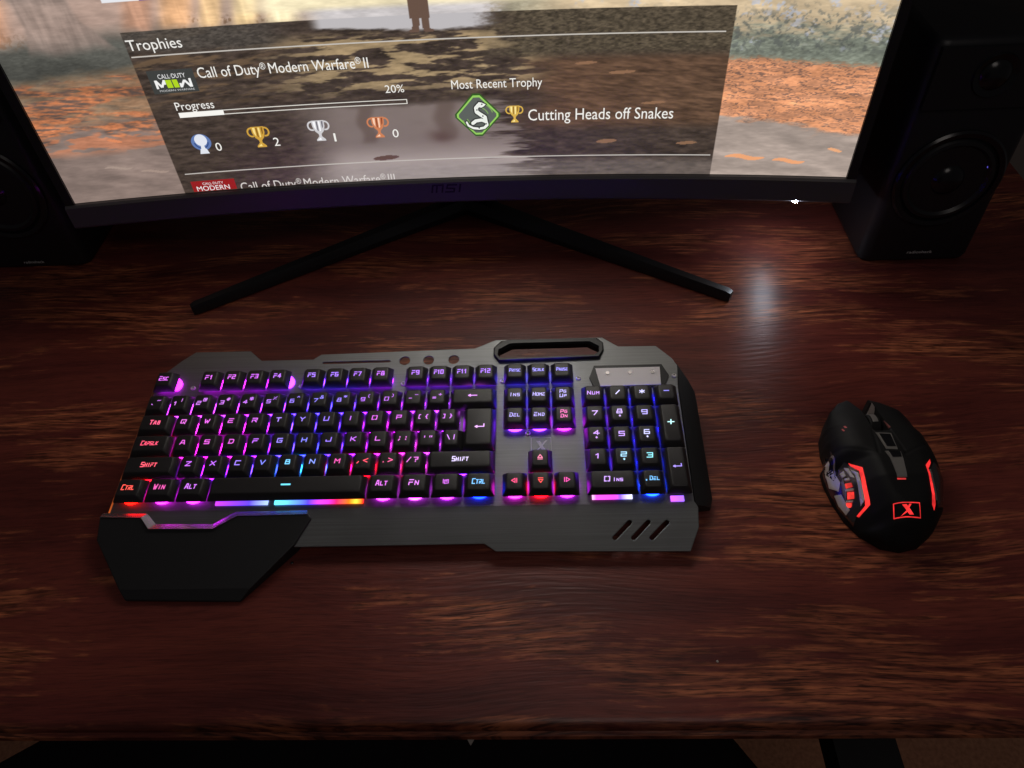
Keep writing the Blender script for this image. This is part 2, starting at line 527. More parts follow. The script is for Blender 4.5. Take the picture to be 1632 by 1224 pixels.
M_floor, nt, b = new_mat('brown_floor')
tc = N(nt, 'ShaderNodeTexCoord')
no = N(nt, 'ShaderNodeTexNoise', Scale=160.0, Detail=4.0)
nt.links.new(tc.outputs['Object'], no.inputs['Vector'])
rr = ramp(nt, [(0.3, (0.44, 0.19, 0.105)), (0.7, (0.64, 0.30, 0.17))])
nt.links.new(no.outputs['Fac'], rr.inputs['Fac'])
nt.links.new(rr.outputs['Color'], b.inputs['Base Color'])
b.inputs['Roughness'].default_value = 0.8
bm = bmesh.new()
add_box(bm, -2.5, 2.5, -2.5, 1.2, -0.80, -0.75)
f_o = structure('floor', bm, M_floor)
f_o['label'] = 'brown floor seen below the desk edge'
f_o['category'] = 'floor'
M_wall = plastic('grey_wall_paint', (0.30, 0.28, 0.26), 0.8, 0.2, grain=250, bump=0.1)
bm = bmesh.new()
add_box(bm, -2.5, 2.5, 1.2, 1.28, -0.75, 1.8)
w_o = structure('wall', bm, M_wall)
w_o['label'] = 'dark room wall behind the desk and speakers'
w_o['category'] = 'wall'

# ------------------------------------------------------------------ desk
desk = thing('desk', 'dark reddish-brown stained wooden desk with worn orange grain and rounded front edge', 'desk', (0, 0.1, -0.75))
def dsk(name, bm, m, smooth=None):
    o = obj(name, bm, m, desk, smooth)
    o.location = (0, -0.1, 0.75)
    return o
bm = bmesh.new()
prof = [(-0.1975 + 0.006 * (1 - math.cos(t)) , -0.006 + 0.006 * math.sin(t)) for t in [math.pi / 2 * k / 5 for k in range(5, -1, -1)]]
prof = [(0.72, 0.0)] + [(y, z) for y, z in prof] + [(-0.1975, -0.009), (-0.1945, -0.0115), (-0.1945, -0.014), (-0.1985, -0.017), (-0.1990, -0.022), (-0.1950, -0.027), (-0.185, -0.030), (0.72, -0.030)]
loft(bm, [[(-0.80, y, z) for y, z in prof], [(0.634, y, z) for y, z in prof]])
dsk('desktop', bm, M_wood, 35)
for lx in (-0.76, 0.565):
    for ly in (0.02, 0.64):
        bm = bmesh.new()
        add_box(bm, lx, lx + 0.06, ly, ly + 0.06, -0.75, -0.0302)
        bevel_all(bm, 0.003)
        dsk('leg', bm, M_wood)

# ------------------------------------------------------------------ monitor
MON_O = Vector((0.030, 0.2575, 0.0895))
TILT = math.radians(5)
RC = 2.5
mon = thing('monitor', 'curved black monitor showing a trophies menu over a leafy path picture', 'monitor', (MON_O.x, 0.33, 0))
def mp_(a, v, n=0.0):
    """point on the curved monitor: a along, v up the tilted face, n towards the viewer"""
    y = -a * a / (2 * RC) - n
    x = a - n * (a / RC) * -1.0
    return Vector((MON_O.x + x - 2 * n * a / RC, MON_O.y + y * math.cos(TILT) + v * math.sin(TILT),
                   MON_O.z - y * math.sin(TILT) + v * math.cos(TILT)))
def monp(name, me, m, parent=None, smooth=None):
    o = obj(name, me, m, parent or mon, smooth)
    if parent is None:
        o.location = -mon.location
    return o
SW, SH = 0.352, 0.396
# --- what the screen shows, worked out point by point on a dense grid
def hash2(ix, iy, s):
    h = (ix * 374761393 + iy * 668265263 + s * 974711) & 0x7fffffff
    h = ((h ^ (h >> 13)) * 1274126177) & 0x7fffffff
    return ((h ^ (h >> 16)) & 0xffff) / 65535.0
def vnoise(x, y, s=0):
    ix = np.floor(x).astype(np.int64); iy = np.floor(y).astype(np.int64)
    fx = x - ix; fy = y - iy
    fx = fx * fx * (3 - 2 * fx); fy = fy * fy * (3 - 2 * fy)
    a = hash2(ix, iy, s); b_ = hash2(ix + 1, iy, s); c = hash2(ix, iy + 1, s); d = hash2(ix + 1, iy + 1, s)
    return (a * (1 - fx) + b_ * fx) * (1 - fy) + (c * (1 - fx) + d * fx) * fy
def fbm(x, y, s=0, o=4):
    t = 0; w = 0.5; n = 0
    for k in range(o):
        t = t + w * vnoise(x * 2 ** k + 17.3 * k, y * 2 ** k + 9.1 * k, s + k); n += w; w *= 0.55
    return t / n
def sstep(e0, e1, x):
    t = np.clip((x - e0) / (e1 - e0), 0, 1)
    return t * t * (3 - 2 * t)
UP_SKY = 255.0
def picture(A, V):
    """A, V in millimetres on the screen -> linear RGB"""
    def C(r, g, b_): return np.array([r, g, b_], float)
    def over(img, col, m): return img * (1 - m[..., None]) + col * m[..., None]
    n1 = fbm(A / 9, V / 2.2, 1, 5); n2 = fbm(A / 40, V / 12, 7, 4); n3 = fbm(A / 3.0, V / 1.1, 11, 3)
    warp = 10 * (fbm(A / 30, V / 30, 21, 3) - 0.5)
    side_r = sstep(-60, 260, A)
    img = np.zeros(A.shape + (3,))
    water = C(138, 120, 112) * (1 - side_r[..., None]) + C(172, 156, 146) * side_r[..., None]
    img[:] = water
    img *= (0.93 + 0.14 * n2 + 0.10 * (n1 - 0.5))[..., None]
    # earth path between
    path = sstep(66, 80, V + warp * 0.8)
    img = over(img, (C(150, 128, 104) * (0.7 + 0.6 * n1[..., None])), path)
    # leaf carpets left and right
    lowL = 58 + 10 * (n2 - 0.5) * 3; lowR = 49 - 0.13 * (A - 235) + 8 * (n2 - 0.5) * 2
    low = np.where(A < 0, lowL, lowR)
    up = np.where(A < 0, 107 + 0.06 * (A + 300), 99 - 0.05 * (A - 235)) + warp * 0.7
    inside = sstep(0, 5, V - low + 6 * (n1 - 0.5)) * (1 - sstep(0, 5, V - up + 5 * (n3 - 0.5)))
    inside = inside * np.maximum(1 - sstep(-215, -130, A), sstep(30, 120, A))
    st = 0.70 * fbm(A / 8.5 + V / 9, (V + 0.06 * A) / 1.5, 31, 3) + 0.30 * fbm(A / 22, (V + 0.04 * A) / 4.0, 33, 3)
    leafc = np.where((A < 0)[..., None], C(208, 130, 88), C(242, 166, 120))
    streak = np.where(A < 0, sstep(0.34, 0.62, st), sstep(0.012, 0.050, np.abs(st - 0.49)) * (0.55 + 0.45 * sstep(0.30, 0.5, st)))
    lc = leafc * (0.86 + 0.3 * n3[..., None]) * streak[..., None] + np.where((A < 0)[..., None], C(112, 92, 84), C(146, 110, 94)) * (1 - streak[..., None])
    img = over(img, lc, inside * np.where(A < 0, 0.25 + 0.75 * sstep(0.40, 0.58, fbm(A / 30, V / 6, 35, 4)), 1.0))
    # second, lower drift of leaves on the left
    d2 = sstep(0.50, 0.60, fbm(A / 26, V / 7, 41, 4)) * (1 - sstep(62, 70, V)) * sstep(40, 52, V) * (1 - sstep(-240, -150, A))
    img = over(img, C(198, 126, 92) * (0.8 + 0.4 * st[..., None]), d2 * 0.8)
    # shrubs
    bushL = sstep(0, 10, V - up + 6 * (n1 - 0.5)) * (1 - sstep(-235, -120, A))
    bushR = sstep(0, 6, V - up + 6 * (n3 - 0.5)) * sstep(20, 90, A)
    bl = C(88, 88, 82) * (0.72 + 0.3 * n3[..., None] + 0.3 * n2[..., None]); brr = C(136, 142, 128) * (0.78 + 0.5 * n3[..., None])
    img = over(img, bl, bushL); img = over(img, brr, bushR)
    # mist, trunks and light above the shrubs
    mistL = sstep(132, 150, V + warp) * (1 - sstep(-190, -60, A)); img = over(img, C(188, 160, 146) * (0.9 + 0.2 * n2[..., None]), mistL)
    skyR = sstep(122, 142, V + 26 * (n1 - 0.5) + 0.03 * A) * sstep(40, 110, A)
    img = over(img, C(226, 198, 160) * (0.8 + 0.4 * n2[..., None]), skyR * 0.85)
    twig = sstep(0.50, 0.60, 0.5 * fbm((A + V) / 2.6, (V - A) / 5.5, 51, 3) + 0.5 * fbm((A - V) / 3.0, (V + A) / 6.0, 52, 3)) * sstep(102, 112, V) * (1 - sstep(126, 150, V + 20 * (n2 - 0.5))) * sstep(60, 130, A)
    img = over(img, C(104, 108, 104), twig * 0.7)
    spot = sstep(0.52, 0.72, fbm(A / 14, V / 9, 62, 3)) * sstep(0.50, 0.62, fbm(A / 3.2, V / 2.6, 61, 3)) * sstep(104, 112, V) * sstep(60, 130, A)
    img = over(img, C(196, 200, 214), spot * 0.75)
    tw2 = sstep(0.50, 0.60, 0.5 * fbm((A + V) / 2.6, (V - A) / 5.5, 55, 3) + 0.5 * fbm((A - V) / 3.0, (V + A) / 6.0, 56, 3)) * sstep(132, 140, V) * (1 - sstep(142, 156, V + 26 * (n2 - 0.5))) * np.maximum(np.exp(-((A + 352) / 26) ** 2), sstep(-215, -195, A) * (1 - sstep(-120, -90, A)))
    img = over(img, C(118, 92, 72), tw2 * 0.85)
    for a0, w0, c0 in ((-352, 18, (214, 160, 128)), (-235, 12, (196, 150, 124)), (-205, 13, (222, 172, 128)), (-178, 9, (240, 200, 150)), (-150, 10, (248, 214, 160)), (-120, 14, (252, 232, 190))):
        tr = np.exp(-((A - a0 - 0.35 * (V - 150)) / w0) ** 4) * sstep(136, 146, V + warp)
        img = over(img, C(*c0) * (0.86 + 0.3 * fbm(A / 5, V / 30, 71, 3)[..., None]), tr)
    tk = sstep(0, 5, 24 + np.maximum(0, 152 - V) * 0.55 + 6 * (n2 - 0.5) - np.abs(A + 296 + 0.25 * (V - 140))) * sstep(126, 136, V + warp)
    img = over(img, C(158, 138, 128) * (0.82 + 0.36 * fbm(A / 4, V / 26, 131, 4)[..., None]), tk * 0.8)
    # bright gap with pale pool in the middle
    gapm = sstep(131, 136, V + 0.06 * np.abs(A - 0) + 4 * (n1 - 0.5)) * (1 - sstep(34, 60, A + 20 * (n3 - 0.5))) * sstep(-120, -86, A)
    img = over(img, C(212, 206, 206), gapm)
    skym = sstep(146, 152, V) * sstep(-175, -110, A) * (1 - sstep(60, 110, A))
    img = over(img, C(255, 240, 200), skym)
    # the upper part of the picture: bright sky through trunks
    upm = sstep(160, 200, V)
    tr = sstep(0.45, 0.6, fbm(A / 26, V / 300, 81, 3))
    upc = (C(1.0, 0.975, 0.94) * UP_SKY)[None, None, :] * (1 - 0.55 * tr[..., None]) * np.exp(-(np.abs(A) / 330) ** 2)[..., None]
    img = over(img, np.maximum(upc, 60), upm)
    fill_gain = 1.0 + sstep(165, 215, V) * (0.3 + 8.0 * np.exp(-((A - 70) / 150) ** 2))  # unseen upper screen boosted beyond its picture to light the desk's middle
    img *= (0.94 + 0.12 * fbm(A / 7.0, V / 1.1, 121, 3))[..., None]
    img *= (0.80 + 0.36 * fbm((A + V) / 24, V / 7, 141, 4))[..., None] * (1 - 0.12 * np.exp(-((V - 108) / 22) ** 2) * (np.abs(A) > 200))[..., None]
    # ---- menu panel laid over the middle
    pan = ((A > -251.5 + 0.0 * V) & (A < 235.0) & (V < 141.5)).astype(float)
    # path light inside the panel
    pl = np.zeros_like(img); pl[:] = C(70, 59, 52)
    pl *= (0.55 + 0.85 * n1 + 0.25 * (n3 - 0.5))[..., None]
    lightp = sstep(0.47, 0.60, fbm((A + 1.2 * V) / 26, (V - 0.03 * A) / 3.4, 91, 5)) * sstep(72, 92, V) * (1 - sstep(124, 134, V)) * sstep(-190, -80, A) * (1 - sstep(60, 110, A))
    pl = over(pl, C(172, 148, 112) * (0.8 + 0.4 * n1[..., None]), lightp * 0.9)
    lp2 = sstep(0.50, 0.64, fbm((A - V) / 26, (V - 0.05 * A) / 3.2, 95, 5)) * (1 - sstep(-170, -110, A)) * sstep(70, 95, V)
    pl = over(pl, C(120, 96, 72), lp2 * 0.7)
    rb = 0.9 * sstep(50, 110, A + 60 * (n2 - 0.5)) * sstep(40, 52, V) * (1 - sstep(100, 112, V))
    pl = over(pl, C(104, 78, 60) * (0.45 + 1.0 * st[..., None]), rb)
    rb2 = sstep(30, 70, A + 40 * (n2 - 0.5)) * sstep(102, 112, V)
    pl = over(pl, C(86, 76, 62) * (0.5 + 0.9 * n3[..., None]), rb2)
    lb2 = (1 - sstep(-150, -110, A)) * sstep(122, 130, V + warp)
    pl = over(pl, C(84, 78, 72) * (0.55 + 0.75 * n3[..., None]), lb2 * 0.85)
    gp = sstep(128, 131, V + 3 * (n1 - 0.5) - 0.05 * np.abs(A)) * sstep(-105, -92, A) * (1 - sstep(28, 52, A + 14 * (n3 - 0.5)))
    pl = over(pl, C(190, 186, 188), gp)
    pud = (1 - sstep(66, 73, V + 4 * (n1 - 0.5) - 0.03 * np.abs(A + 40))) * sstep(-150, -90, A) * (1 - sstep(40, 66, A + 90 * (fbm(A / 30, V / 2.6, 97, 4) - 0.5) - 0.4 * (40 - V)))
    pudc = C(126, 113, 108) * (0.94 + 0.12 * n2[..., None]) + (C(42, 42, 42) * (1 - sstep(14, 40, V))[..., None])
    pl = over(pl, pudc, pud)
    # reflections in the puddle: trunks and the standing figure
    for a0, w0 in ((-72, 7), (-2, 9)):
        rf = np.exp(-((A - a0 + 2 * np.sin(V / 4)) / w0) ** 4) * pud * sstep(34, 40, V)
        pl = over(pl, C(92, 76, 68), rf * 0.6)
    rf = np.exp(-((A + 12 - (50 - V) * 0.4) / 10) ** 2 - ((V - 40) / 6) ** 2) * pud
    pl = over(pl, C(92, 72, 66), rf * 0.8)
    lowc = (1 - sstep(10, 20, V)) * (A > -250)
    pl = over(pl, C(150, 140, 136) * (0.92 + 0.2 * n1[..., None]), lowc * sstep(-180, -40, A) * (0.75 - 0.35 * sstep(40, 90, A + 60 * (n2 - 0.5))))
    vio = np.exp(-((A - 112) / 32) ** 2 - ((V - 38) / 9) ** 2)
    for a0, v0, L_, t_ in ((-60, 22, 12, 2.2), (140, 32, 9, 1.8), (210, 30, 9, 1.4), (178, 66, 10, 1.2), (150, 92, 11, 1.4), (120, 100, 9, 1.2)):
        lf = (((A - a0) / L_) ** 2 + ((V - v0 - 0.05 * (A - a0)) / t_) ** 2 < 1).astype(float)
        pl = over(pl, C(88, 62, 52) if a0 < 0 else C(150, 112, 84), lf * 0.85)
    img = over(img, pl, pan)
    # loose leaves on the water right and left of the panel
    for a0, v0, L_, t_, cc in ((262, 17, 17, 2.0, (246, 168, 116)), (300, 14, 14, 1.8, (246, 168, 116)), (336, 25, 6, 1.4, (246, 176, 126)), (-293, 55, 6, 1.3, (226, 140, 96)), (-300, 30, 12, 1.1, (170, 150, 138)), (-270, 24, 12, 1.2, (168, 146, 134))):
        lf = (((A - a0) / L_) ** 2 + ((V - v0 + 0.07 * (A - a0) + 0.8 * np.sin((A - a0) / 4)) / t_) ** 2 < 1).astype(float)
        img = over(img, C(*cc), lf * 0.9)
    # standing figure seen as dark legs at the top
    legs = ((np.abs(A + 17.5 - 0.10 * (V - 130)) < 3.0) | (np.abs(A + 8.5 + 0.08 * (V - 130)) < 3.0)) & (V > 129) & (V < 142)
    legs |= (np.abs(A + 13) < 8.2) & (V >= 139) & (V < 162)
    legs |= (((A + 19) / 4.6) ** 2 + ((V - 129.5) / 1.3) ** 2 < 1) | (((A + 7) / 4.6) ** 2 + ((V - 129.5) / 1.3) ** 2 < 1)
    img = over(img, C(104, 82, 70), legs.astype(float))
    # a strip of another tile at the very top left
    img = over(img, C(232, 232, 236), ((A > -256) & (A < -222) & (V > 163.5) & (V < 190)).astype(float))
    img = over(img, C(64, 60, 168), ((A > -228) & (A < -214) & (V > 163.5) & (V < 190)).astype(float))
    img = np.clip(img, 0, 255) / 255.0
    return np.where(img <= 0.04045, img / 12.92, ((img + 0.055) / 1.055) ** 2.4) * fill_gain[..., None]

NX = 820
va = np.concatenate([np.arange(0, 0.172, 0.00055), np.linspace(0.174, SH, 60)])
NV = len(va)
aa = np.linspace(-SW, SW, NX)
AG, VG = np.meshgrid(aa, va)
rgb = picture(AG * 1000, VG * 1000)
yy = -AG * AG / (2 * RC)
co = np.stack([MON_O.x + AG, MON_O.y + yy * math.cos(TILT) + VG * math.sin(TILT), MON_O.z - yy * math.sin(TILT) + VG * math.cos(TILT)], -1).reshape(-1, 3)
idx = (np.arange(NV - 1)[:, None] * NX + np.arange(NX - 1)[None, :]).ravel()
quads = np.stack([idx, idx + 1, idx + NX + 1, idx + NX], -1)
me = bpy.data.meshes.new('screen')
me.vertices.add(len(co)); me.vertices.foreach_set('co', co.ravel())
me.loops.add(quads.size); me.loops.foreach_set('vertex_index', quads.ravel().astype(np.int32))
me.polygons.add(len(quads)); me.polygons.foreach_set('loop_start', np.arange(0, quads.size, 4, dtype=np.int32))
me.update(calc_edges=True)
ca = me.color_attributes.new('picture', 'FLOAT_COLOR', 'POINT')
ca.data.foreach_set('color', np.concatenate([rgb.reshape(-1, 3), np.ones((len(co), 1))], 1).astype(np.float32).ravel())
me.polygons.foreach_set('use_smooth', [True] * len(me.polygons))
M_screen, nt, b = new_mat('screen_panel')
at = N(nt, 'ShaderNodeAttribute', attribute_name='picture')
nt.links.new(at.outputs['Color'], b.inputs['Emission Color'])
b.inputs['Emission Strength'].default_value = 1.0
b.inputs['Base Color'].default_value = (0.006, 0.006, 0.007, 1)
b.inputs['Roughness'].default_value = 0.34
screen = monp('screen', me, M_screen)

M_ui = glow('screen_lettering', 1.0)
font_cache = {}
def text_polys(s):
    if s not in font_cache:
        cu = bpy.data.curves.new('t', 'FONT')
        cu.body = s
        cu.resolution_u = 3
        to = bpy.data.objects.new('t', cu)
        COL.objects.link(to)
        dg = bpy.context.evaluated_depsgraph_get()
        m = bpy.data.meshes.new_from_object(to.evaluated_get(dg))
        bpy.data.objects.remove(to)
        v = np.array([p.co[:2] for p in m.vertices])
        f = [list(p.vertices) for p in m.polygons]
        bpy.data.meshes.remove(m)
        font_cache[s] = (v, f)
    return font_cache[s]
capH = text_polys('H')[0][:, 1].max()

def on_screen(name, verts, faces, col, n=0.0004, clip=False, parent=None):
    bm = bmesh.new()
    vs = [bm.verts.new((a, v, 0)) for a, v in verts]
    for f in faces:
        try:
            bm.faces.new([vs[i] for i in f])
        except ValueError:
            pass
    if clip:
        bmesh.ops.bisect_plane(bm, geom=bm.verts[:] + bm.edges[:] + bm.faces[:], plane_co=(0, 0.0006, 0), plane_no=(0, -1, 0), clear_outer=True)
    for v in bm.verts:
        v.co = mp_(v.co.x, v.co.y, n)
    o = obj(name, bm, M_ui, parent or screen)
    o.color = (*lin(col), 1)
    return o
def scr_text(s, a0, v0, a1, cap, col=(240, 238, 232), clip=False, bold=0.0):
    v, f = text_polys(s)
    x0, x1 = v[:, 0].min(), v[:, 0].max()
    A = (a0 + (v[:, 0] - x0) / (x1 - x0) * (a1 - a0)) / 1000
    B = (v0 + v[:, 1] / capH * cap) / 1000
    return on_screen('lettering', list(zip(A, B)), f, col, clip=clip)
def scr_poly(name, pts, col, n=0.0004, clip=False, parent=None):
    return on_screen(name, [(a / 1000, v / 1000) for a, v in pts], [list(range(len(pts)))], col, n, clip, parent)
def scr_rect(name, a0, a1, v0, v1, col, n=0.0004):
    k = max(1, int((a1 - a0) / 12))
    pts = [(a0 + (a1 - a0) * i / k, v) for i in range(k + 1) for v in (v0, v1)]
    faces = [[2 * i, 2 * i + 2, 2 * i + 3, 2 * i + 1] for i in range(k)]
    return on_screen(name, [(a / 1000, v / 1000) for a, v in pts], faces, col, n)
def scr_multi(name, polys, col, n=0.0004, clip=False):
    V, F = [], []
    for p in polys:
        F.append(list(range(len(V), len(V) + len(p))))
        V += [(a / 1000, v / 1000) for a, v in p]
    return on_screen(name, V, F, col, n, clip)

scr_text('Trophies', -250.5, 127.6, -207.2, 8.2)
scr_rect('divider_line', -250.5, 229.2, 122.2, 123.2, (196, 190, 182))
scr_rect('game_card', -243.8, -206.2, 92, 111, (62, 64, 62), 0.0003)
scr_text('CALL·DUTY', -236, 104.2, -213.5, 3.6, (236, 236, 236))
W_ = (242, 242, 240)
def bars(pts, w):
    out = []
    for (x0, y0), (x1, y1) in zip(pts, pts[1:]):
        d = Vector((x1 - x0, y1 - y0)).normalized(); n_ = Vector((-d.y, d.x)) * w / 2
        out.append([(x0 - n_.x, y0 - n_.y), (x1 - n_.x, y1 - n_.y), (x1 + n_.x, y1 + n_.y), (x0 + n_.x, y0 + n_.y)])
    return out
scr_multi('game_card_letter', bars([(-239.2, 96.2), (-239.2, 103.2)], 1.9) + bars([(-239.0, 102.9), (-235.4, 97.4), (-232.2, 102.8)], 1.8) + bars([(-232.2, 103.2), (-232.2, 99.4)], 1.6)
          + bars([(-219.6, 99.8), (-219.6, 96.2)], 1.6) + bars([(-219.4, 96.6), (-215.6, 102.0), (-211.6, 96.6)], 1.8) + bars([(-211.0, 96.2), (-211.0, 103.2)], 1.9), W_)
scr_multi('game_card_numeral', [[(-230.8, 96.4), (-226.2, 96.4), (-226.6, 103), (-231.4, 103)], [(-225.2, 96.4), (-221.0, 96.4), (-221.6, 103), (-225.8, 103)]], (176, 214, 34))
scr_text('MODERN WARFARE', -238.5, 93.6, -209.5, 1.5, (200, 200, 200))
def scr_title(parts, a0, v0, a1, cap, col, clip=False):
    """title whose (R) marks sit small and raised"""
    x = 0.0; out = []
    for p in parts:
        v, f = text_polys(p.strip())
        k = 0.62 if p == '\u00ae' else 1.0
        if p.startswith(' '): x += 0.26 * capH * 1.2
        else: x += 0.04
        w0 = (v[:, 0] - v[:, 0].min()) * k
        out.append((w0 + x, v[:, 1] * k + (0.42 * capH if k < 1 else 0), f))
        x += w0.max()
    V, F = [], []
    for xs, ys, f in out:
        n0 = len(V)
        V += [((a0 + px / x * (a1 - a0)) / 1000, (v0 + py / capH * cap) / 1000) for px, py in zip(xs, ys)]
        F += [[i + n0 for i in q] for q in f]
    return on_screen('lettering', V, F, col, clip=clip)
scr_title(['Call of Duty', '\u00ae', ' Modern Warfare', '\u00ae', ' II'], -203.5, 102.6, -60.8, 8.4, (240, 238, 232))
scr_text('Progress', -231, 77.0, -198.5, 6.9)
o = scr_rect('progress_bar', -230.4, -192.2, 70.6, 75.0, (248, 246, 240), 0.0005)
fr_ = [(-192.2, -33, 74.3, 75.0), (-192.2, -33, 70.8, 71.5)]
V, F = [], []
for a0, a1, v0, v1 in fr_ + [(-33.8, -33, 70.8, 75.0)]:
    k = max(1, int((a1 - a0) / 12))
    for i in range(k):
        x0 = a0 + (a1 - a0) * i / k; x1 = a0 + (a1 - a0) * (i + 1) / k
        F.append(list(range(len(V), len(V) + 4)))
        V += [(x0 / 1000, v0 / 1000), (x1 / 1000, v0 / 1000), (x1 / 1000, v1 / 1000), (x0 / 1000, v1 / 1000)]
on_screen('progress_frame', V, F, (226, 222, 214))
scr_text('20%', -50.5, 81.0, -34.2, 6.4)

def ell(cx, cy, rx, ry, n=28, a0=0.0, a1=360.0):
    return [(cx + rx * math.cos(math.radians(a0 + (a1 - a0) * i / n)), cy + ry * math.sin(math.radians(a0 + (a1 - a0) * i / n))) for i in range(n)]
def arc_band(cx, cy, rx, ry, w, a0, a1, n=12):
    out = []
    for i in range(n):
        t0 = math.radians(a0 + (a1 - a0) * i / n); t1 = math.radians(a0 + (a1 - a0) * (i + 1) / n)
        out.append([(cx + rx * math.cos(t0), cy + ry * math.sin(t0)), (cx + rx * math.cos(t1), cy + ry * math.sin(t1)),
                    (cx + (rx - w) * math.cos(t1), cy + (ry - w) * math.sin(t1)), (cx + (rx - w) * math.cos(t0), cy + (ry - w) * math.sin(t0))])
    return out
def trophy(cx, cy, w, h, main, light, dark):
    s = w / 20.0; k = h / 20.0
    P = lambda pts: [(cx + x * s, cy + y * k) for x, y in pts]
    body = [P([(-5.8, 9.6), (-5.6, 4), (-4, -0.5), (-1.4, -3.2), (-1.2, -5.4), (-4.2, -8.4), (-4.2, -9.8), (4.2, -9.8), (4.2, -8.4), (1.2, -5.4), (1.4, -3.2), (4, -0.5), (5.6, 4), (5.8, 9.6)])]
    hand = [P(q) for q in arc_band(-6.0, 4.6, 4.2, 4.6, 1.5, 80, 290)] + [P(q) for q in arc_band(6.0, 4.6, 4.2, 4.6, 1.5, -110, 100)]
    scr_multi('trophy_icon', body + hand, main, 0.0004)
    scr_multi('trophy_shine', [P([(-4.4, 8.8), (-4.2, 4), (-2.6, 0.6), (-2.2, 8.8)]), P([(0.4, 8.8), (0.4, -0.6), (1.6, 0.2), (2.0, 8.8)]), P([(-3.4, -8.7), (0, -6.4), (0.4, -8.7)])], light, 0.0006)
    scr_multi('trophy_shade', [P([(3.2, 8.8), (3.0, 2.0), (4.2, 3.6), (4.8, 8.8)]), P([(-1.6, 8.8), (-1.6, 0.6), (-0.4, -0.4), (-0.2, 8.8)])], dark, 0.0006)
# platinum badge
scr_poly('trophy_icon', ell(-220.4, 47.6, 8.6, 7.6), (96, 122, 176))
scr_poly('trophy_shine', ell(-220.2, 49.6, 5.4, 5.4), (226, 230, 240), 0.0006)
scr_multi('trophy_shade', arc_band(-220.4, 47.6, 6.4, 5.8, 1.1, 180, 360), (52, 76, 132), 0.0006)
scr_multi('trophy_base', [[(-223, 41.5), (-224.5, 37), (-216.2, 37), (-217.6, 41.5)], [(-221.4, 46), (-222.4, 41), (-218.2, 41), (-219.2, 46)]], (226, 230, 238), 0.0007)
scr_text('0', -209.4, 38.6, -204.2, 7.4)
trophy(-168.4, 48.7, 19.6, 19.6, (206, 160, 62), (250, 224, 140), (140, 98, 30))
scr_text('2', -157.4, 39.4, -152.2, 7.6)
trophy(-114.6, 51.0, 19.4, 19.4, (206, 204, 206), (248, 248, 250), (110, 108, 116))
scr_text('1', -103.2, 40.2, -101.4, 7.6)
trophy(-61.8, 51.2, 19.4, 19.4, (206, 128, 86), (250, 206, 176), (150, 76, 44))
scr_text('0', -50.4, 41.2, -45.0, 7.4)
scr_text('Most Recent Trophy', 6.4, 81.8, 83.6, 7.4)
def diam(cx, cy, r, k=0.16):
    return [(cx + x * r, cy + y * r * 0.96) for x, y in ((1, k * 0.5), (k, 1), (-k, 1), (-1, k * 0.5), (-1, -k * 0.5), (-k, -1), (k, -1), (1, -k * 0.5))]
scr_poly('trophy_badge', diam(26.8, 58.3, 19.8), (52, 92, 34), 0.00035)
scr_poly('badge_rim', diam(26.8, 58.3, 18.2), (150, 206, 96), 0.0005)
scr_poly('badge_field', diam(26.8, 58.3, 16.4), (92, 98, 92), 0.00065)
scr_multi('badge_wave', [q for r_ in (8.5, 12.5) for q in arc_band(26.8, 57.5, r_ + 1.5, r_, 0.8, 15, 75)] + [q for r_ in (8.5, 12.5) for q in arc_band(26.8, 57.5, r_ + 1.5, r_, 0.8, 195, 250)], (132, 172, 92), 0.0008)
def ribbon(pts, w0, w1):
    out = []
    n = len(pts)
    for i, (x, y) in enumerate(pts):
        w = w0 + (w1 - w0) * i / (n - 1)
        out.append(ell(x, y, w / 2, w / 2, 12))
        if i:
            wp = w0 + (w1 - w0) * (i - 1) / (n - 1)
            out += bars([pts[i - 1], (x, y)], (w + wp) / 2)
    return out
snake = [(16.8, 52.6), (18.0, 49.6), (22.0, 47.2), (27.0, 46.4), (32.0, 47.2), (34.6, 49.6), (34.0, 52.6), (30.0, 54.2), (25.0, 53.6), (22.2, 51.6)]
neck = [(33.4, 53.0), (33.0, 56.6), (29.6, 59.0), (26.2, 61.6), (25.8, 65.0), (28.2, 67.6)]
head = [(26.6, 66.2), (28.4, 70.2), (31.2, 69.6), (34.6, 68.0), (33.0, 66.4), (30.6, 65.2)]
scr_multi('snake_outline', ribbon(snake, 3.4, 5.2) + ribbon(neck, 5.6, 5.2) + [[(30.4 + (x - 30.4) * 1.3, 67.4 + (y - 67.4) * 1.4) for x, y in head]], (34, 38, 32), 0.00095)
scr_multi('snake', ribbon(snake, 1.6, 3.2) + ribbon(neck, 3.6, 3.2) + [head], (236, 240, 232), 0.0011)
scr_multi('snake_spots', [ell(x, y, 0.7, 0.7, 8) for x, y in ((31.2, 68.2), (26.6, 63.4), (31.4, 57.8), (33.8, 50.8), (27.4, 47.2))], (60, 66, 58), 0.00125)
trophy(59.1, 58.4, 15.4, 15.4, (216, 176, 78), (252, 234, 160), (150, 112, 40))
scr_text('Cutting Heads off Snakes', 71.0, 52.2, 195.8, 9.8)
scr_rect('divider_line', -245.2, 232.3, 18.3, 19.2, (196, 190, 184))
scr_rect('game_card', -243.2, -203.3, 0.6, 11.0, (150, 30, 30), 0.0003)
scr_text('CALL·DUTY', -233, 6.9, -214, 2.3, (236, 228, 228))
scr_text('MODERN', -239.5, 1.1, -209.5, 4.6, (240, 236, 236), clip=True)
scr_title(['Call of Duty', '\u00ae', ' Modern Warfare', '\u00ae', ' III'], -200, -2.4, -55.3, 8.6, (214, 208, 204), clip=True)

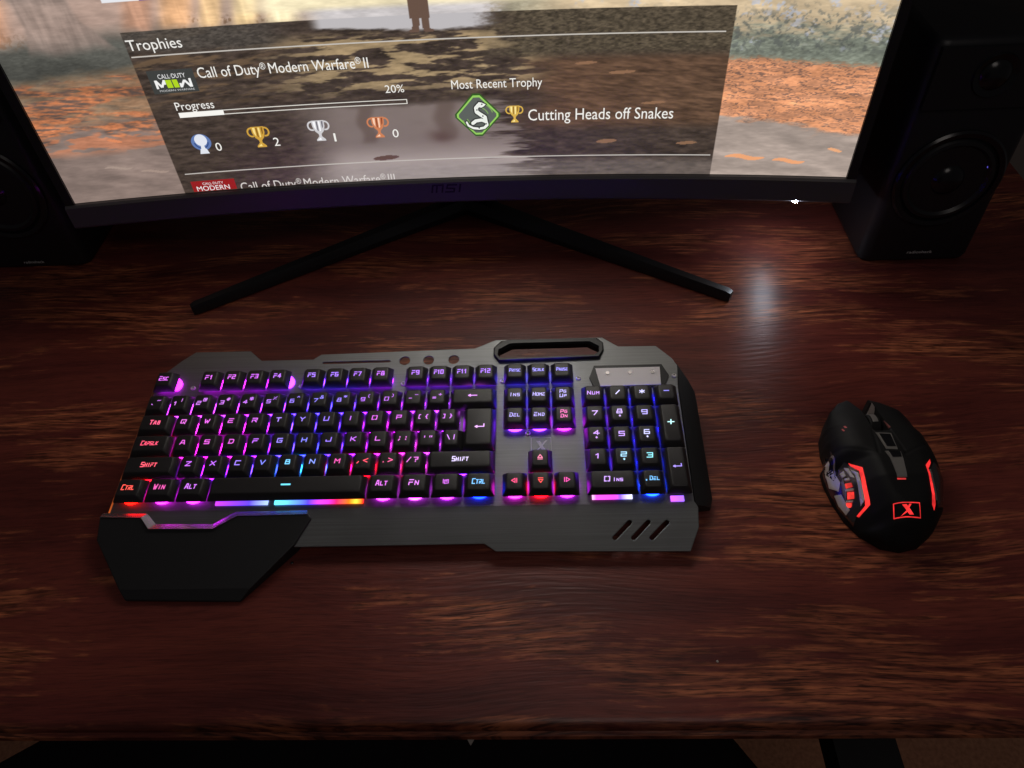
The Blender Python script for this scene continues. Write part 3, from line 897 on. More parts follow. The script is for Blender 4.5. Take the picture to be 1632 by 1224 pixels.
# --- frame: chin, bezels and back shell swept along the curve
def sweep(prof, a0, a1, k=40):
    bm = bmesh.new()
    loft(bm, [[mp_(a0 + (a1 - a0) * i / k, v, n) for n, v in prof] for i in range(k + 1)])
    return bm
BZ = 0.0085
chin = monp('chin', sweep([(-0.001, -0.0003), (0.0030, -0.0006), (0.0052, -0.0024), (0.0056, -0.0215), (0.0042, -0.0235), (-0.030, -0.0235), (-0.030, -0.0003)], -SW - BZ, SW + BZ), M_chin, smooth=30)
for s in (-1, 1):
    bm = bmesh.new()
    rings = []
    for v in np.linspace(0.0, SH + BZ, 24):
        a_in, a_out = s * (SW + 0.0002), s * (SW + BZ)
        rings.append([mp_(a_in, v, -0.001), mp_(a_in, v, 0.0022), mp_(a_out - s * 0.001, v, 0.0030), mp_(a_out, v, 0.002), mp_(a_out, v, -0.028), mp_(a_in, v, -0.028)])
    loft(bm, rings)
    monp('side_bezel', bm, M_black, smooth=30)
monp('top_bezel', sweep([(-0.001, SH + 0.0002), (0.0022, SH + 0.0002), (0.003, SH + BZ), (-0.028, SH + BZ), (-0.028, SH + 0.0002)], -SW, SW), M_black, smooth=30)
bm = sweep([(-0.0025, 0.0), (-0.034, 0.0), (-0.055, 0.10), (-0.062, 0.20), (-0.055, 0.32), (-0.032, SH), (-0.0025, SH)], -SW, SW, 30)
monp('back_shell', bm, M_black, smooth=30)
# maker's mark pressed into the chin
bm = bmesh.new()
for txt, xs in (('m', 0), ):
    pass
MARK = [[(0, 0), (1.2, 6), (9.0, 6), (7.9, 0)], [(4.5, 6), (3.4, 0)],
        [(19.5, 6), (12.6, 6), (11.8, 3.2), (17.6, 2.8), (17.0, 0), (10.6, 0)], [(21.2, 0), (22.4, 6)]]
for pl_ in MARK:
    stroke_quads(bm, pl_, 0.0016, 0, lambda x, y: (-0.0215 + x * 0.00122, -0.0118 + y * 0.00118))
for v in bm.verts:
    v.co = mp_(v.co.x, v.co.y, 0.0057)
monp('maker_mark', bm, M_dimprint, parent=chin)
# standby light under the right of the chin
bm = bmesh.new()
lathe(bm, [(0.0012, -0.0012), (0.0021, -0.0008), (0.0024, 0.0), (0.0018, 0.0010)], 14)
for v in bm.verts:
    v.co = mp_(0.3135 + v.co.x * 0.85, -0.0231 + v.co.z * 0.9, 0.0036 + v.co.y * 0.8)
led = monp('standby_light', bm, glow('standby_lamp', 1000.0), smooth=50)
led.color = (0.80, 0.88, 1.0, 1)
# V stand
AP = Vector((0.030, 0.335, 0.010))
for tip in ((-0.229, 0.1785, 0.0062), (0.2865, 0.1765, 0.0062)):
    bm = bmesh.new()
    T_ = Vector(tip)
    d = (T_ - AP); L_ = d.length; d.normalize()
    n_ = Vector((-d.y, d.x, 0))
    rings = []
    for t, hw, zt in ((0.0, 0.012, 0.017), (0.35, 0.0088, 0.0145), (0.75, 0.0068, 0.0120), (0.985, 0.0060, 0.0105), (1.0, 0.0050, 0.0090)):
        c = AP + d * (L_ * t)
        r = []
        for sx, z in ((-1, 0.0012), (-1, 0.45 * zt), (-0.55, zt), (0.55, zt), (1, 0.45 * zt), (1, 0.0012)):
            p = c + n_ * (sx * hw)
            r.append((p.x, p.y, z))
        rings.append(r)
    loft(bm, rings)
    leg = monp('stand_leg', bm, M_stand, smooth=25)
    bm = bmesh.new()
    c = AP + d * (L_ * 0.95)
    lathe(bm, [(0.004, 0.0), (0.004, 0.0016)], 14, Matrix.Translation((c.x, c.y, 0.0)))
    monp('foot_pad', bm, M_black, parent=leg)
bm = bmesh.new()
loft(bm, [[(0.030 + x * k, 0.345 + y * k, z) for x, y in round_rect(-0.03, 0.03, -0.018, 0.018, 0.012)] for z, k in ((0.0, 1.15), (0.02, 1.1), (0.05, 0.9), (0.26, 0.9), (0.275, 0.8))])
monp('stand_column', bm, M_stand, smooth=40)

# ------------------------------------------------------------------ speakers
def speaker(label, cx, fy, w, lean, texts, spot):
    t = thing('speaker', label, 'speaker', (cx, fy, 0), (0, 0, 0), 'pair of desktop speakers')
    H_ = 0.208; D_ = 0.15; hw = w / 2
    ln = math.tan(math.radians(lean))
    bm = bmesh.new()
    pl_ = round_rect(-hw, hw, 0.0, D_, 0.010, 4)
    rings = []
    for z, k in ((0.0, 0.93), (0.0025, 0.98), (0.007, 1.0), (H_ - 0.006, 1.0), (H_ - 0.002, 0.98), (H_, 0.94)):
        rings.append([(x * k, (y - D_ / 2) * k + D_ / 2 + z * ln, z) for x, y in pl_])
    loft(bm, rings)
    cab = obj('cabinet', bm, M_spk, t, 35)
    def face(x, z, n=0.0):
        return Vector((x, z * ln - n, z))
    F3 = Matrix.Translation((0, 0, 0))
    def facem(x, z):
        m_ = Matrix.Rotation(math.radians(90 - lean), 4, 'X')
        m_.translation = face(x, z)
        return m_
    # woofer: raised ring, roll surround, cone, dust cap
    M1 = facem(0, 0.088)
    r0 = hw * 0.90
    bm = bmesh.new(); lathe(bm, [(r0, -0.003), (r0, 0.0018), (r0 - 0.002, 0.0034), (r0 - 0.006, 0.0026), (r0 - 0.007, -0.001), (r0 - 0.0072, -0.003)], 56, M1)
    wf = obj('woofer', bm, M_gloss, t, 40)
    bm = bmesh.new(); lathe(bm, [(r0 - 0.0075, 0.0003), (r0 - 0.0095, 0.0030), (r0 - 0.0125, 0.0034), (r0 - 0.0150, 0.0006)], 56, M1)
    obj('surround', bm, M_cone, wf, 40)
    bm = bmesh.new(); lathe(bm, [(r0 - 0.0148, 0.0008), (0.022, 0.0004), (0.0135, 0.0003)], 48, M1)
    obj('cone', bm, M_cone, wf, 40)
    bm = bmesh.new(); lathe(bm, [(0.0140, 0.0006), (0.0120, 0.0034), (0.0080, 0.0054), (0.0030, 0.0062)], 32, M1)
    obj('dust_cap', bm, M_gloss, wf, 40)
    # tweeter plate with step
    bm = bmesh.new()
    q = [(-hw + 0.004, 0.1545), (hw - 0.012, 0.1545), (hw - 0.006, 0.160), (hw - 0.006, 0.203), (-hw + 0.004, 0.203)]
    loft(bm, [[face(x, z, -0.001) for x, z in q], [face(x, z, 0.0035) for x, z in q]])
    bevel_all(bm, 0.0012)
    tw = obj('tweeter_plate', bm, M_spk, t, 35)
    bm = bmesh.new(); lathe(bm, [(0.018, 0.003), (0.017, 0.0052), (0.012, 0.0040), (0.010, 0.0062), (0.004, 0.0085)], 36, facem(0, 0.181))
    obj('tweeter', bm, M_gloss, tw, 40)
    for s, x, z, h, w_, rot, nn in texts:
        v, f = text_polys(s)
        x0, x1 = v[:, 0].min(), v[:, 0].max()
        bm = bmesh.new()
        vs = []
        for px, py in v:
            u_ = ((px - x0) / (x1 - x0) - 0.5) * w_; k_ = (py / capH - 0.5) * h
            ca_, sa_ = math.cos(rot), math.sin(rot)
            vs.append(bm.verts.new(face(x + u_ * ca_ - k_ * sa_, z + u_ * sa_ + k_ * ca_, nn)))
        for ff in f:
            try: bm.faces.new([vs[i] for i in ff])
            except ValueError: pass
        obj('lettering', bm, M_print, t)
    if spot:
        bm = bmesh.new(); lathe(bm, [(0.0012, 0), (0.0012, 0.001)], 10, facem(*spot))
        o = obj('indicator_light', bm, M_glow, t); o.color = (0.10, 0.08, 0.6, 1)
    return t
speaker('black loudspeaker standing by the lower left corner of the monitor, white print over its cone', -0.4185, 0.2530, 0.112, 5.0,
        [('radioshack', 0.0, 0.0085, 0.0030, 0.0215, 0.0, 0.0004), ('KNVA', 0.050, 0.183, 0.0080, 0.026, math.radians(-90), 0.0042), ('? o', -0.020, 0.092, 0.0045, 0.013, math.radians(-12), 0.0064)], None)
speaker('black loudspeaker standing by the lower right corner of the monitor, its cone rim catching light', 0.4700, 0.2224, 0.1035, 4.0,
        [('radioshack', 0.003, 0.0120, 0.0030, 0.0235, 0.0, 0.0004)], (0.030, 0.100))

# ------------------------------------------------------------------ keyboard
U = 0.01905
kb = thing('keyboard', 'grey metal gaming keyboard with rainbow backlit black keys and black wrist rest', 'keyboard',
           (0, 0.030 * math.sin(math.radians(5)), 0.030 - 0.030 * math.cos(math.radians(5))), (math.radians(5), 0, 0))
def gx(x): return (x - 11.25) * U
def gy(y): return (y + 2) * U
def gp(pts): return [(gx(x), gy(y)) for x, y in pts]
PZ = 0.0205
def plate_z(y): return PZ - max(0.0, gy(-4.77) - y) * 0.12
def desk_z(y): return -y * math.tan(math.radians(5)) + 0.0001

outer = gp([(-0.08, -4.95), (-0.04, 1.75), (0.72, 2.63), (1.22, 3.10), (3.77, 3.08), (4.38, 2.53), (6.72, 2.53), (7.04, 2.80), (13.95, 2.93), (14.87, 3.38), (19.63, 3.37),
            (20.29, 2.84), (21.93, 2.82), (22.55, 2.12), (22.74, 1.70), (22.62, 0.6), (22.54, -4.70), (22.66, -4.94), (22.59, -5.71), (22.18, -6.60), (15.03, -6.51), (14.60, -6.22), (5.7, -6.25), (5.2, -5.75), (1.5, -5.75), (0.0, -5.5)])
holes = [gp(circle(10.85, 2.33, 0.23)), gp(circle(11.91, 2.33, 0.23)), gp(circle(13.03, 2.33, 0.23)),
         gp([(7.22, 2.27), (10.16, 2.27), (10.22, 2.32), (10.16, 2.37), (7.22, 2.37), (7.16, 2.32)]),
         gp([(14.95, 2.45), (14.98, 2.70), (15.5, 3.05), (19.1, 3.06), (19.48, 2.72), (19.46, 2.36), (19.2, 2.25), (15.2, 2.18), (15.0, 2.25)])]
for (xa, ya), (xb, yb) in (((19.45, -6.07), (20.05, -5.48)), ((20.14, -6.08), (20.74, -5.49)), ((20.81, -6.09), (21.43, -5.50))):
    d = Vector((xb - xa, yb - ya)).normalized(); n_ = Vector((-d.y, d.x)) * 0.085
    pts = []
    for c, s in (((xa, ya), -1), ((xb, yb), 1)):
        c = Vector(c)
        for k in range(5):
            t = -math.pi / 2 + math.pi * k / 4
            e = c + (d * math.cos(t) * 0.085 * s) + (n_ * math.sin(t) * (-1 if s < 0 else 1) * (1))
            pts.append((e.x, e.y))
    ctr = Vector(((xa + xb) / 2, (ya + yb) / 2))
    pts.sort(key=lambda p: math.atan2(p[1] - ctr.y, p[0] - ctr.x))
    holes.append(gp(pts))
bm = bmesh.new()
holed_plate(bm, outer, holes)
bmesh.ops.bisect_plane(bm, geom=bm.verts[:] + bm.edges[:] + bm.faces[:], plane_co=(0, gy(-4.77), 0), plane_no=(0, 1, 0))
extrude_down(bm, 0.0014)
for v in bm.verts:
    v.co.z += plate_z(v.co.y)
plate = obj('top_plate', bm, M_plate, kb)
bv = plate.modifiers.new('edge', 'BEVEL'); bv.width = 0.0004; bv.segments = 2; bv.limit_method = 'ANGLE'; bv.angle_limit = math.radians(50)

# wedge body under the plate
bm = bmesh.new()
prism(bm, gp([(-0.05, -4.9), (0.02, 1.6), (0.55, 2.0), (22.3, 2.0), (22.45, 1.5), (22.4, -4.85), (14.5, -5.2), (5.2, -5.2), (0.1, -5.1)]), lambda x, y: desk_z(y) + 0.0022, lambda x, y: plate_z(y) - 0.0016)
obj('base', bm, M_black, kb, 30)
for x, y in ((1.0, 1.4), (21.6, 1.4), (1.0, -4.4), (21.6, -4.4)):
    bm = bmesh.new()
    prism(bm, [(gx(x) + px, gy(y) + py) for px, py in circle(0, 0, 0.006, 14)], lambda px, py: desk_z(py) + 0.0001, lambda px, py: desk_z(py) + 0.004)
    obj('rubber_foot', bm, M_rubber, kb)
# right end panel, sloping down outside the plate
bm = bmesh.new()
inn = gp([(22.50, 2.16), (22.77, 1.70), (22.65, 0.6), (22.57, -4.68), (22.62, -4.86)])
out = gp([(22.75, 1.95), (23.38, 0.62), (23.40, 0.2), (23.34, -4.40), (23.22, -4.80)])
rings = []
for (xi, yi), (xo, yo) in zip(inn, out):
    rings.append([(xi, yi, plate_z(yi) - 0.0003), (xi + 0.6 * (xo - xi), yi + 0.6 * (yo - yi), plate_z(yi) - 0.0035), (xo, yo, plate_z(yo) - 0.0085), (xo, yo, desk_z(yo) + 0.003), (xi, yi, desk_z(yi) + 0.003)])
loft(bm, rings)
obj('end_panel', bm, M_black, kb, 30)
# left rim with light leaking along it
bm = bmesh.new()
rings = []
for y in np.linspace(-4.85, 1.5, 14):
    Y = gy(y)
    rings.append([(gx(-0.25), Y, PZ - 0.0030), (gx(-0.11), Y, PZ - 0.0006), (gx(-0.085), Y, PZ - 0.006), (gx(-0.25), Y, PZ - 0.0085)])
loft(bm, rings)
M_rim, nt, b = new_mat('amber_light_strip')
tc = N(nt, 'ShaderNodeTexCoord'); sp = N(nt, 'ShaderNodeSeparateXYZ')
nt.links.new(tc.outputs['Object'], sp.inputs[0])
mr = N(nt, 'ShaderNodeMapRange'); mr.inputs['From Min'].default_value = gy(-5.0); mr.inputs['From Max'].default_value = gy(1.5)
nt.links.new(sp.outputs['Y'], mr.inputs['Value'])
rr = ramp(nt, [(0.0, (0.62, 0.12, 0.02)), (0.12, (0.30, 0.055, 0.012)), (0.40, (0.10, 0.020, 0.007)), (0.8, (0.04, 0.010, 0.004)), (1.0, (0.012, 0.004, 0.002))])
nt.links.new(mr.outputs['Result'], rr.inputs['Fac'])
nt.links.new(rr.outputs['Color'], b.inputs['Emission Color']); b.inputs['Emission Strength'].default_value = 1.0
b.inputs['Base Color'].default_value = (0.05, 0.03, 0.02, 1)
obj('side_light_strip', bm, M_rim, kb, 30)

# carrying handle
bm = bmesh.new()
ho = gp([(14.79, 2.45), (14.79, 2.86), (15.12, 3.24), (15.5, 3.30), (19.38, 3.27), (19.64, 3.0), (19.64, 2.60), (19.44, 2.17), (15.03, 2.09)])
hi = gp([(15.02, 2.40), (15.07, 2.66), (15.6, 2.96), (15.75, 2.97), (18.95, 2.98), (19.38, 2.70), (19.36, 2.42), (19.15, 2.32), (15.15, 2.24)])
lerp = lambda k: [((1 - k) * a[0] + k * c[0], (1 - k) * a[1] + k * c[1]) for a, c in zip(ho, hi)]
rings = [[(x, y, z) for x, y in p] for p, z in ((ho, PZ - 0.001), (ho, PZ + 0.0015), (lerp(0.22), PZ + 0.0032), (lerp(0.78), PZ + 0.0032), (hi, PZ + 0.0012), (hi, PZ - 0.004), (ho, PZ - 0.004))]
vs = [[bm.verts.new(p) for p in r] for r in rings]
for a_, b_ in zip(vs, vs[1:] + vs[:1]):
    for i in range(len(ho)):
        bm.faces.new((a_[i], a_[(i + 1) % len(ho)], b_[(i + 1) % len(ho)], b_[i]))
obj('handle', bm, M_handle, kb, 30)
# tray above the number pad
bm = bmesh.new()
prism(bm, gp([(18.92, 1.12), (19.15, 1.74), (22.05, 1.74), (22.30, 1.14), (22.05, 0.60), (19.10, 0.60)]), PZ + 0.0002, PZ + 0.0016)
bevel_all(bm, 0.0004)
tray = obj('tray', bm, M_handle, kb)
bm = bmesh.new()
prism(bm, gp([(19.20, 1.58), (21.95, 1.58), (21.90, 0.66), (19.36, 0.64)]), PZ + 0.0017, PZ + 0.0021)
obj('tray_floor', bm, M_tray, tray)
for x in (19.70, 20.66, 21.62):
    bm = bmesh.new(); prism(bm, gp(circle(x, 1.30, 0.085, 16)), PZ + 0.0022, PZ + 0.0028)
    obj('tray_stud', bm, M_dkchrome, tray)
# screws
for x, y in ((1.65, 1.09), (6.44, 1.05), (10.91, 1.06), (15.2, 1.07), (18.46, 1.14), (22.52, 1.16), (16.27, -1.57), (17.25, 0.5)):
    bm = bmesh.new()
    lathe(bm, [(0.0020, 0.0), (0.0020, 0.0007), (0.0016, 0.0011), (0.0010, 0.0010), (0.0007, 0.0003)], 18, Matrix.Translation((gx(x), gy(y), PZ)))
    obj('screw', bm, M_screw, kb, 40)
# engraved square emblem with crossed blades
def blades(bm, cx, cy, s, z, zf=None):
    polys = [[(-0.62, 0.78), (-0.14, 0.78), (0.66, -0.80), (0.22, -0.80)], [(0.80, 0.84), (0.52, 0.84), (0.05, 0.22), (0.16, 0.02)], [(-0.85, -0.90), (-0.10, 0.0), (0.0, -0.20)]]
    for p in polys:
        bm.faces.new([bm.verts.new((cx + x * s, cy + y * s, z if zf is None else zf(cx + x * s, cy + y * s))) for x, y in p])
bm = bmesh.new()
ex, ey, es = gx(16.80), gy(-2.18), 0.40 * U
loop = [(-1, -1), (1, -1), (1, 1), (-1, 1), (-1, -1)]
stroke_quads(bm, loop, 0.00045, PZ + 0.00012, lambda x, y: (ex + x * es, ey + y * es))
blades(bm, ex, ey, es * 0.8, PZ + 0.00016)
obj('emblem', bm, M_print, kb)

# wrist rest
rest_pts = gp([(-0.39, -5.00), (1.28, -5.04), (1.72, -5.50), (4.25, -5.53), (5.05, -5.03), (7.80, -5.00), (7.95, -5.18), (7.45, -6.20), (5.72, -8.22), (1.42, -8.14), (1.20, -7.85), (-0.25, -5.90)])
def rest_z(x, y):
    g = y / U - 2
    t = (g + 5.0) / -2.75
    z = 0.0215 - 0.0050 * max(0, min(1, t))
    if g < -7.80:
        z -= (-7.80 - g) / 0.42 * 0.0040
    return max(z, desk_z(y) + 0.0006)
bm = bmesh.new()
vs = [bm.verts.new((x, y, 0)) for x, y in rest_pts]
bm.faces.new(vs)
bmesh.ops.bisect_plane(bm, geom=bm.verts[:] + bm.edges[:] + bm.faces[:], plane_co=(0, gy(-7.80), 0), plane_no=(0, 1, 0))
fs = list(bm.faces)
r = bmesh.ops.extrude_face_region(bm, geom=fs)
up = [e for e in r['geom'] if isinstance(e, bmesh.types.BMVert)]
ups = set(up)
for v in bm.verts:
    v.co.z = rest_z(v.co.x, v.co.y) if v in ups else desk_z(v.co.y) + 0.0003
rest = obj('wrist_rest', bm, M_rest, kb)
bv = rest.modifiers.new('edge', 'BEVEL'); bv.width = 0.0007; bv.segments = 2; bv.limit_method = 'ANGLE'; bv.angle_limit = math.radians(30)
bm = bmesh.new()
edge = gp([(-0.36, -5.03), (1.28, -5.07), (1.72, -5.54), (4.25, -5.57), (5.05, -5.06), (7.78, -5.03)])
back = gp([(-0.36, -4.80), (1.42, -4.84), (1.90, -5.31), (4.16, -5.34), (4.94, -4.82), (7.72, -4.80)])
for i in range(len(edge) - 1):
    q = [edge[i], edge[i + 1], back[i + 1], back[i]]
    zz = [0.0221, 0.0221, 0.0201, 0.0201]
    top = [bm.verts.new((p[0], p[1], z)) for p, z in zip(q, zz)]
    bot = [bm.verts.new((p[0], p[1], z - 0.0016)) for p, z in zip(q, zz)]
    bm.faces.new(top); bm.faces.new(bot[::-1])
    for a_, c_ in ((0, 1), (1, 2), (2, 3), (3, 0)):
        bm.faces.new((top[a_], bot[a_], bot[c_], top[c_]))
obj('edge_trim', bm, plastic('satin_edge', (0.50, 0.50, 0.52), 0.24, 0.6, metal=0.85, bump=0.0), rest)

# ---- keys
KEY_TOP = 0.0300
KEY_BOT = PZ + 0.0034
cap_cache = {}
def cap_mesh(w, h):
    k = (round(w, 3), round(h, 3))
    if k in cap_cache:
        return cap_cache[k]
    bm = bmesh.new()
    hw, hh = w * U / 2 - 0.00045, h * U / 2 - 0.00045
    ix = 0.0031; ib = 0.0016; if_ = 0.0031
    rings = []
    for z, t, r, ins in ((KEY_BOT, 0.0, 0.0008, 0), (KEY_BOT + 0.0008, 0.06, 0.0009, 0), (KEY_BOT + 0.0047, 0.82, 0.0014, 0), (KEY_TOP - 0.00055, 0.99, 0.0016, 0), (KEY_TOP - 0.00012, 1.0, 0.0016, 0.00035), (KEY_TOP, 1.0, 0.0015, 0.0011)):
        tt = t ** 1.15
        rings.append([(x, y, z) for x, y in round_rect(-hw + ix * tt + ins, hw - ix * tt - ins, -hh + if_ * tt + ins, hh - ib * tt - ins, r, 3)])
    loft(bm, rings)
    me = bpy.data.meshes.new('key_cap')
    bmesh.ops.recalc_face_normals(bm, faces=bm.faces)
    bm.to_mesh(me); bm.free()
    me.materials.append(M_key)
    me.polygons.foreach_set('use_smooth', [True] * len(me.polygons))
    me.set_sharp_from_angle(angle=math.radians(38))
    cap_cache[k] = me
    return me
TOPC = 0.00075     # the top face sits a little behind the cell's centre

def disc_mesh(w, h, front, right, clip):
    pts = []
    r = 0.455
    for i in range(40):
        a = 2 * math.pi * i / 40
        x = r * math.cos(a); y = r * math.sin(a)
        if front and y < 0: y *= 1.04
        if right and x > 0: x *= 1.36
        if clip: y = max(y, -0.27)
        pts.append((x * U, y * U))
    bm = bmesh.new()
    loft(bm, [[(x * k, y * k, z) for x, y in pts] for z, k in ((PZ - 0.0002, 1.0), (PZ + 0.0010, 1.0), (PZ + 0.0016, 0.93))])
    me = bpy.data.meshes.new('light_disc')
    bmesh.ops.recalc_face_normals(bm, faces=bm.faces)
    bm.to_mesh(me); bm.free()
    me.materials.append(M_disc)
    return me
M_disc = glow('light_disc', 1.0)
M_leg = glow('lit_legend', 1.0)
disc_cache = {}
DISC_GAIN = 9.5
def hot(c):
    """deep colour the diode gives off, from the tint seen on the key"""
    l = np.array(lin(c)); m = l.max(); l = l / m
    l = np.clip(l, 0.0, 1.0) ** 2.1
    return tuple(float(v) for v in l)

def key(name, x, y, w=1, h=1, leg=(), col=(210, 100, 230), front=False, right=False, bar=None, dcol=None, dg=1.0, clip=False):
    k = obj(name, cap_mesh(w, h), None, kb)
    k.location = (gx(x), gy(y), 0)
    if leg:
        bm = bmesh.new()
        for item in leg:
            item(bm)
        o = obj('legend', bm, M_leg, k)
        l = lin(col)
        o.color = (l[0] * 1.35 + 0.05, l[1] * 1.35 + 0.05, l[2] * 1.35 + 0.05, 1)
    if bar is None:
        kk = (front, right, clip)
        if kk not in disc_cache:
            disc_cache[kk] = disc_mesh(w, h, front, right, clip)
        d = obj('light_disc', disc_cache[kk], None, k)
        c = hot(dcol or col)
        g = dg * DISC_GAIN
        d.color = (c[0] * g, c[1] * g, c[2] * g, 1)
    return k
ZL = KEY_TOP + 0.00012
def tx(s, dx=0.0, dy=0.0, h=0.0037, w=None, sw=0.00080, shear=0.10):
    if w is None:
        w = 0.0041 if len(s) == 1 else 0.0031 * len(s)
    return lambda bm: stroke_text(bm, s, dx, dy + TOPC, h, w, sw, ZL, shear)
def pl(polys, dx=0, dy=0, s=0.001, sw=0.0007):
    def f(bm):
        for p in polys:
            stroke_quads(bm, p, sw, ZL, lambda x, y: (dx + x * s, dy + TOPC + y * s))
    return f
def fpoly(polys, dx=0, dy=0, s=0.001):
    def f(bm):
        for p in polys:
            bm.faces.new([bm.verts.new((dx + x * s, dy + TOPC + y * s, ZL)) for x, y in p])
    return f

PINK = (222, 100, 236)
# function row
for x, s, c, rt in ((0.5, 'ESC', (214, 92, 232), True), (2.5, 'F1', (214, 92, 232), 0), (3.5, 'F2', (214, 96, 234), 0), (4.5, 'F3', (206, 92, 240), 0), (5.5, 'F4', (190, 110, 250), True),
                    (7, 'F5', (170, 120, 255), 0), (8, 'F6', (166, 116, 255), 0), (9, 'F7', (176, 108, 250), 0), (10, 'F8', (196, 100, 244), 0), (11.5, 'F9', (180, 110, 250), 0),
                    (12.5, 'F10', (184, 116, 252), 0), (13.5, 'F11', (176, 112, 252), 0), (14.5, 'F12', (172, 112, 252), 0), (15.75, 'PRTSC', (150, 140, 255), 0), (16.75, 'SCRLK', (156, 146, 255), 0), (17.75, 'PAUSE', (150, 140, 255), 0)):
    wd = {2: 0.0064, 3: 0.0082, 5: 0.0100}[len(s)]
    key('function_key', x, 1.25, leg=(tx(s, 0, 0.0002, 0.0040 if len(s) < 4 else 0.0032, wd, 0.00085 if len(s) < 4 else 0.0006, 0.0),), col=c, clip=True, right=bool(rt), dg=1.1)
# number row
sym = '~!@#$%^&*()_+'
cols = [(206, 116, 240), (214, 120, 240), (210, 120, 244), (208, 116, 244), (200, 110, 246), (184, 116, 250), (150, 120, 255), (140, 124, 255), (150, 120, 255), (182, 104, 250), (196, 104, 248), (200, 112, 246), (206, 120, 248)]
for i, (d, s) in enumerate(zip('`1234567890-=', sym)):
    key('number_key', i + 0.5, 0, leg=(tx(d, -0.0020, -0.0014, 0.0034, 0.0034, 0.00065), tx(s, 0.0027, 0.0016, 0.0030, 0.0030, 0.00052)), col=cols[i])
ARW = [[(-3, 0), (3, 0)], [(-1.6, 0.8), (-3, 0), (-1.6, -0.8)]]
key('backspace_key', 14.0, 0, 2, 1, (pl(ARW, 0, 0, 0.0011, 0.0008),), (232, 150, 255))
# top letters
key('tab_key', 0.75, -1, 1.5, 1, (tx('TAB', 0.0008, 0, 0.0040, 0.0092),), (255, 84, 130))
tops = [(226, 100, 220), (226, 92, 226), (224, 90, 226), (212, 96, 240), (170, 130, 255), (150, 122, 255), (146, 112, 255), (190, 96, 244), (214, 88, 226), (216, 90, 230), (212, 110, 236), (206, 110, 240)]
for i, ch in enumerate('QWERTYUIOP'):
    key('letter_key', i + 2, -1, leg=(tx(ch, 0, 0),), col=tops[i])
key('bracket_key', 12, -1, leg=(tx('[', -0.0026, 0, 0.0038, 0.0032), tx('{', 0.0028, 0, 0.0038, 0.0032)), col=tops[10])
key('bracket_key', 13, -1, leg=(tx(']', -0.0026, 0, 0.0038, 0.0032), tx('}', 0.0028, 0, 0.0038, 0.0032)), col=tops[11])
RET = [[(-3.2, -0.6), (3.2, -0.6), (3.2, 1.6)], [(-1.8, 0.2), (-3.2, -0.6), (-1.8, -1.4)]]
key('enter_key', 14.30, -1.5, 1.40, 2, (pl(RET, 0.0006, 0.0, 0.00105, 0.0008),), (236, 176, 255))
# home row
key('caps_lock_key', 0.87, -2, 1.72, 1, (tx('CAPSLK', 0, 0, 0.0038, 0.0148, 0.0007),), (255, 72, 110))
homs = [(226, 84, 214), (226, 84, 220), (224, 84, 220), (196, 100, 255), (150, 126, 255), (124, 126, 255), (150, 112, 255), (196, 100, 245), (216, 96, 226), (226, 104, 220), (214, 116, 236), (206, 126, 240)]
for i, ch in enumerate('ASDFGHJKL'):
    key('letter_key', i + 2.25, -2, leg=(tx(ch, 0, 0),), col=homs[i])
key('punctuation_key', 11.25, -2, leg=(tx(';', -0.0022, 0, 0.0040, 0.0036, 0.0009), tx(':', 0.0026, 0, 0.0040, 0.0036, 0.0009)), col=homs[9])
key('punctuation_key', 12.25, -2, leg=(tx("'", -0.0022, 0, 0.0042, 0.0036, 0.0008), tx('"', 0.0026, 0, 0.0042, 0.0036, 0.0008)), col=homs[10])
key('punctuation_key', 13.20, -2, 0.92, 1, leg=(tx('\\', -0.0020, 0, 0.0042, 0.0036), tx('|', 0.0024, 0, 0.0042, 0.0036)), col=homs[11])
# bottom letters
key('shift_key', 1.125, -3, 2.25, 1, (tx('SHIFT', 0.0004, 0, 0.0040, 0.0136),), (255, 80, 104))
bots = [(196, 92, 244), (186, 96, 250), (160, 124, 255), (120, 130, 255), (112, 206, 255), (126, 150, 255), (236, 72, 176), (255, 66, 96), (244, 84, 150), (226, 108, 220)]
for i, ch in enumerate('ZXCVBNM'):
    key('letter_key', i + 2.75, -3, leg=(tx(ch, 0, 0),), col=bots[i])
for i, (p, q) in enumerate((',<', '.>', '/?')):
    key('punctuation_key', 9.75 + i, -3, leg=(tx(p, -0.0030, 0, 0.0042, 0.0038, 0.0008), tx(q, 0.0022, 0, 0.0040, 0.0042, 0.0008)), col=bots[7 + i])
key('shift_key', 13.62, -3, 2.75, 1, (tx('SHIFT', 0, 0, 0.0040, 0.0136),), (226, 210, 255), dcol=(190, 110, 250))
# space row
key('control_key', 0.625, -4, 1.25, 1, (tx('CTRL', 0, 0, 0.0042, 0.0104),), (255, 74, 60), front=True, dg=1.6)
key('system_key', 1.875, -4, 1.25, 1, (tx('WIN', 0, 0, 0.0042, 0.0094),), (230, 74, 170), front=True, dcol=(226, 90, 230), dg=1.6)
key('alt_key', 3.125, -4, 1.25, 1, (tx('ALT', 0, 0, 0.0042, 0.0092),), (206, 110, 244), front=True, dcol=(222, 96, 236), dg=1.6)
sb = key('space_bar', 6.875, -4, 6.25, 1, (pl([[(-3.1, 0), (3.1, 0)]], 0, 0, 0.001, 0.0013),), (100, 222, 255), bar=True)
key('alt_key', 10.625, -4, 1.25, 1, (tx('ALT', 0, 0, 0.0042, 0.0092),), (224, 108, 236), front=True, dg=1.6)
key('function_shift_key', 11.875, -4, 1.25, 1, (tx('FN', 0, 0, 0.0044, 0.0078),), (234, 130, 250), front=True, dg=1.6)
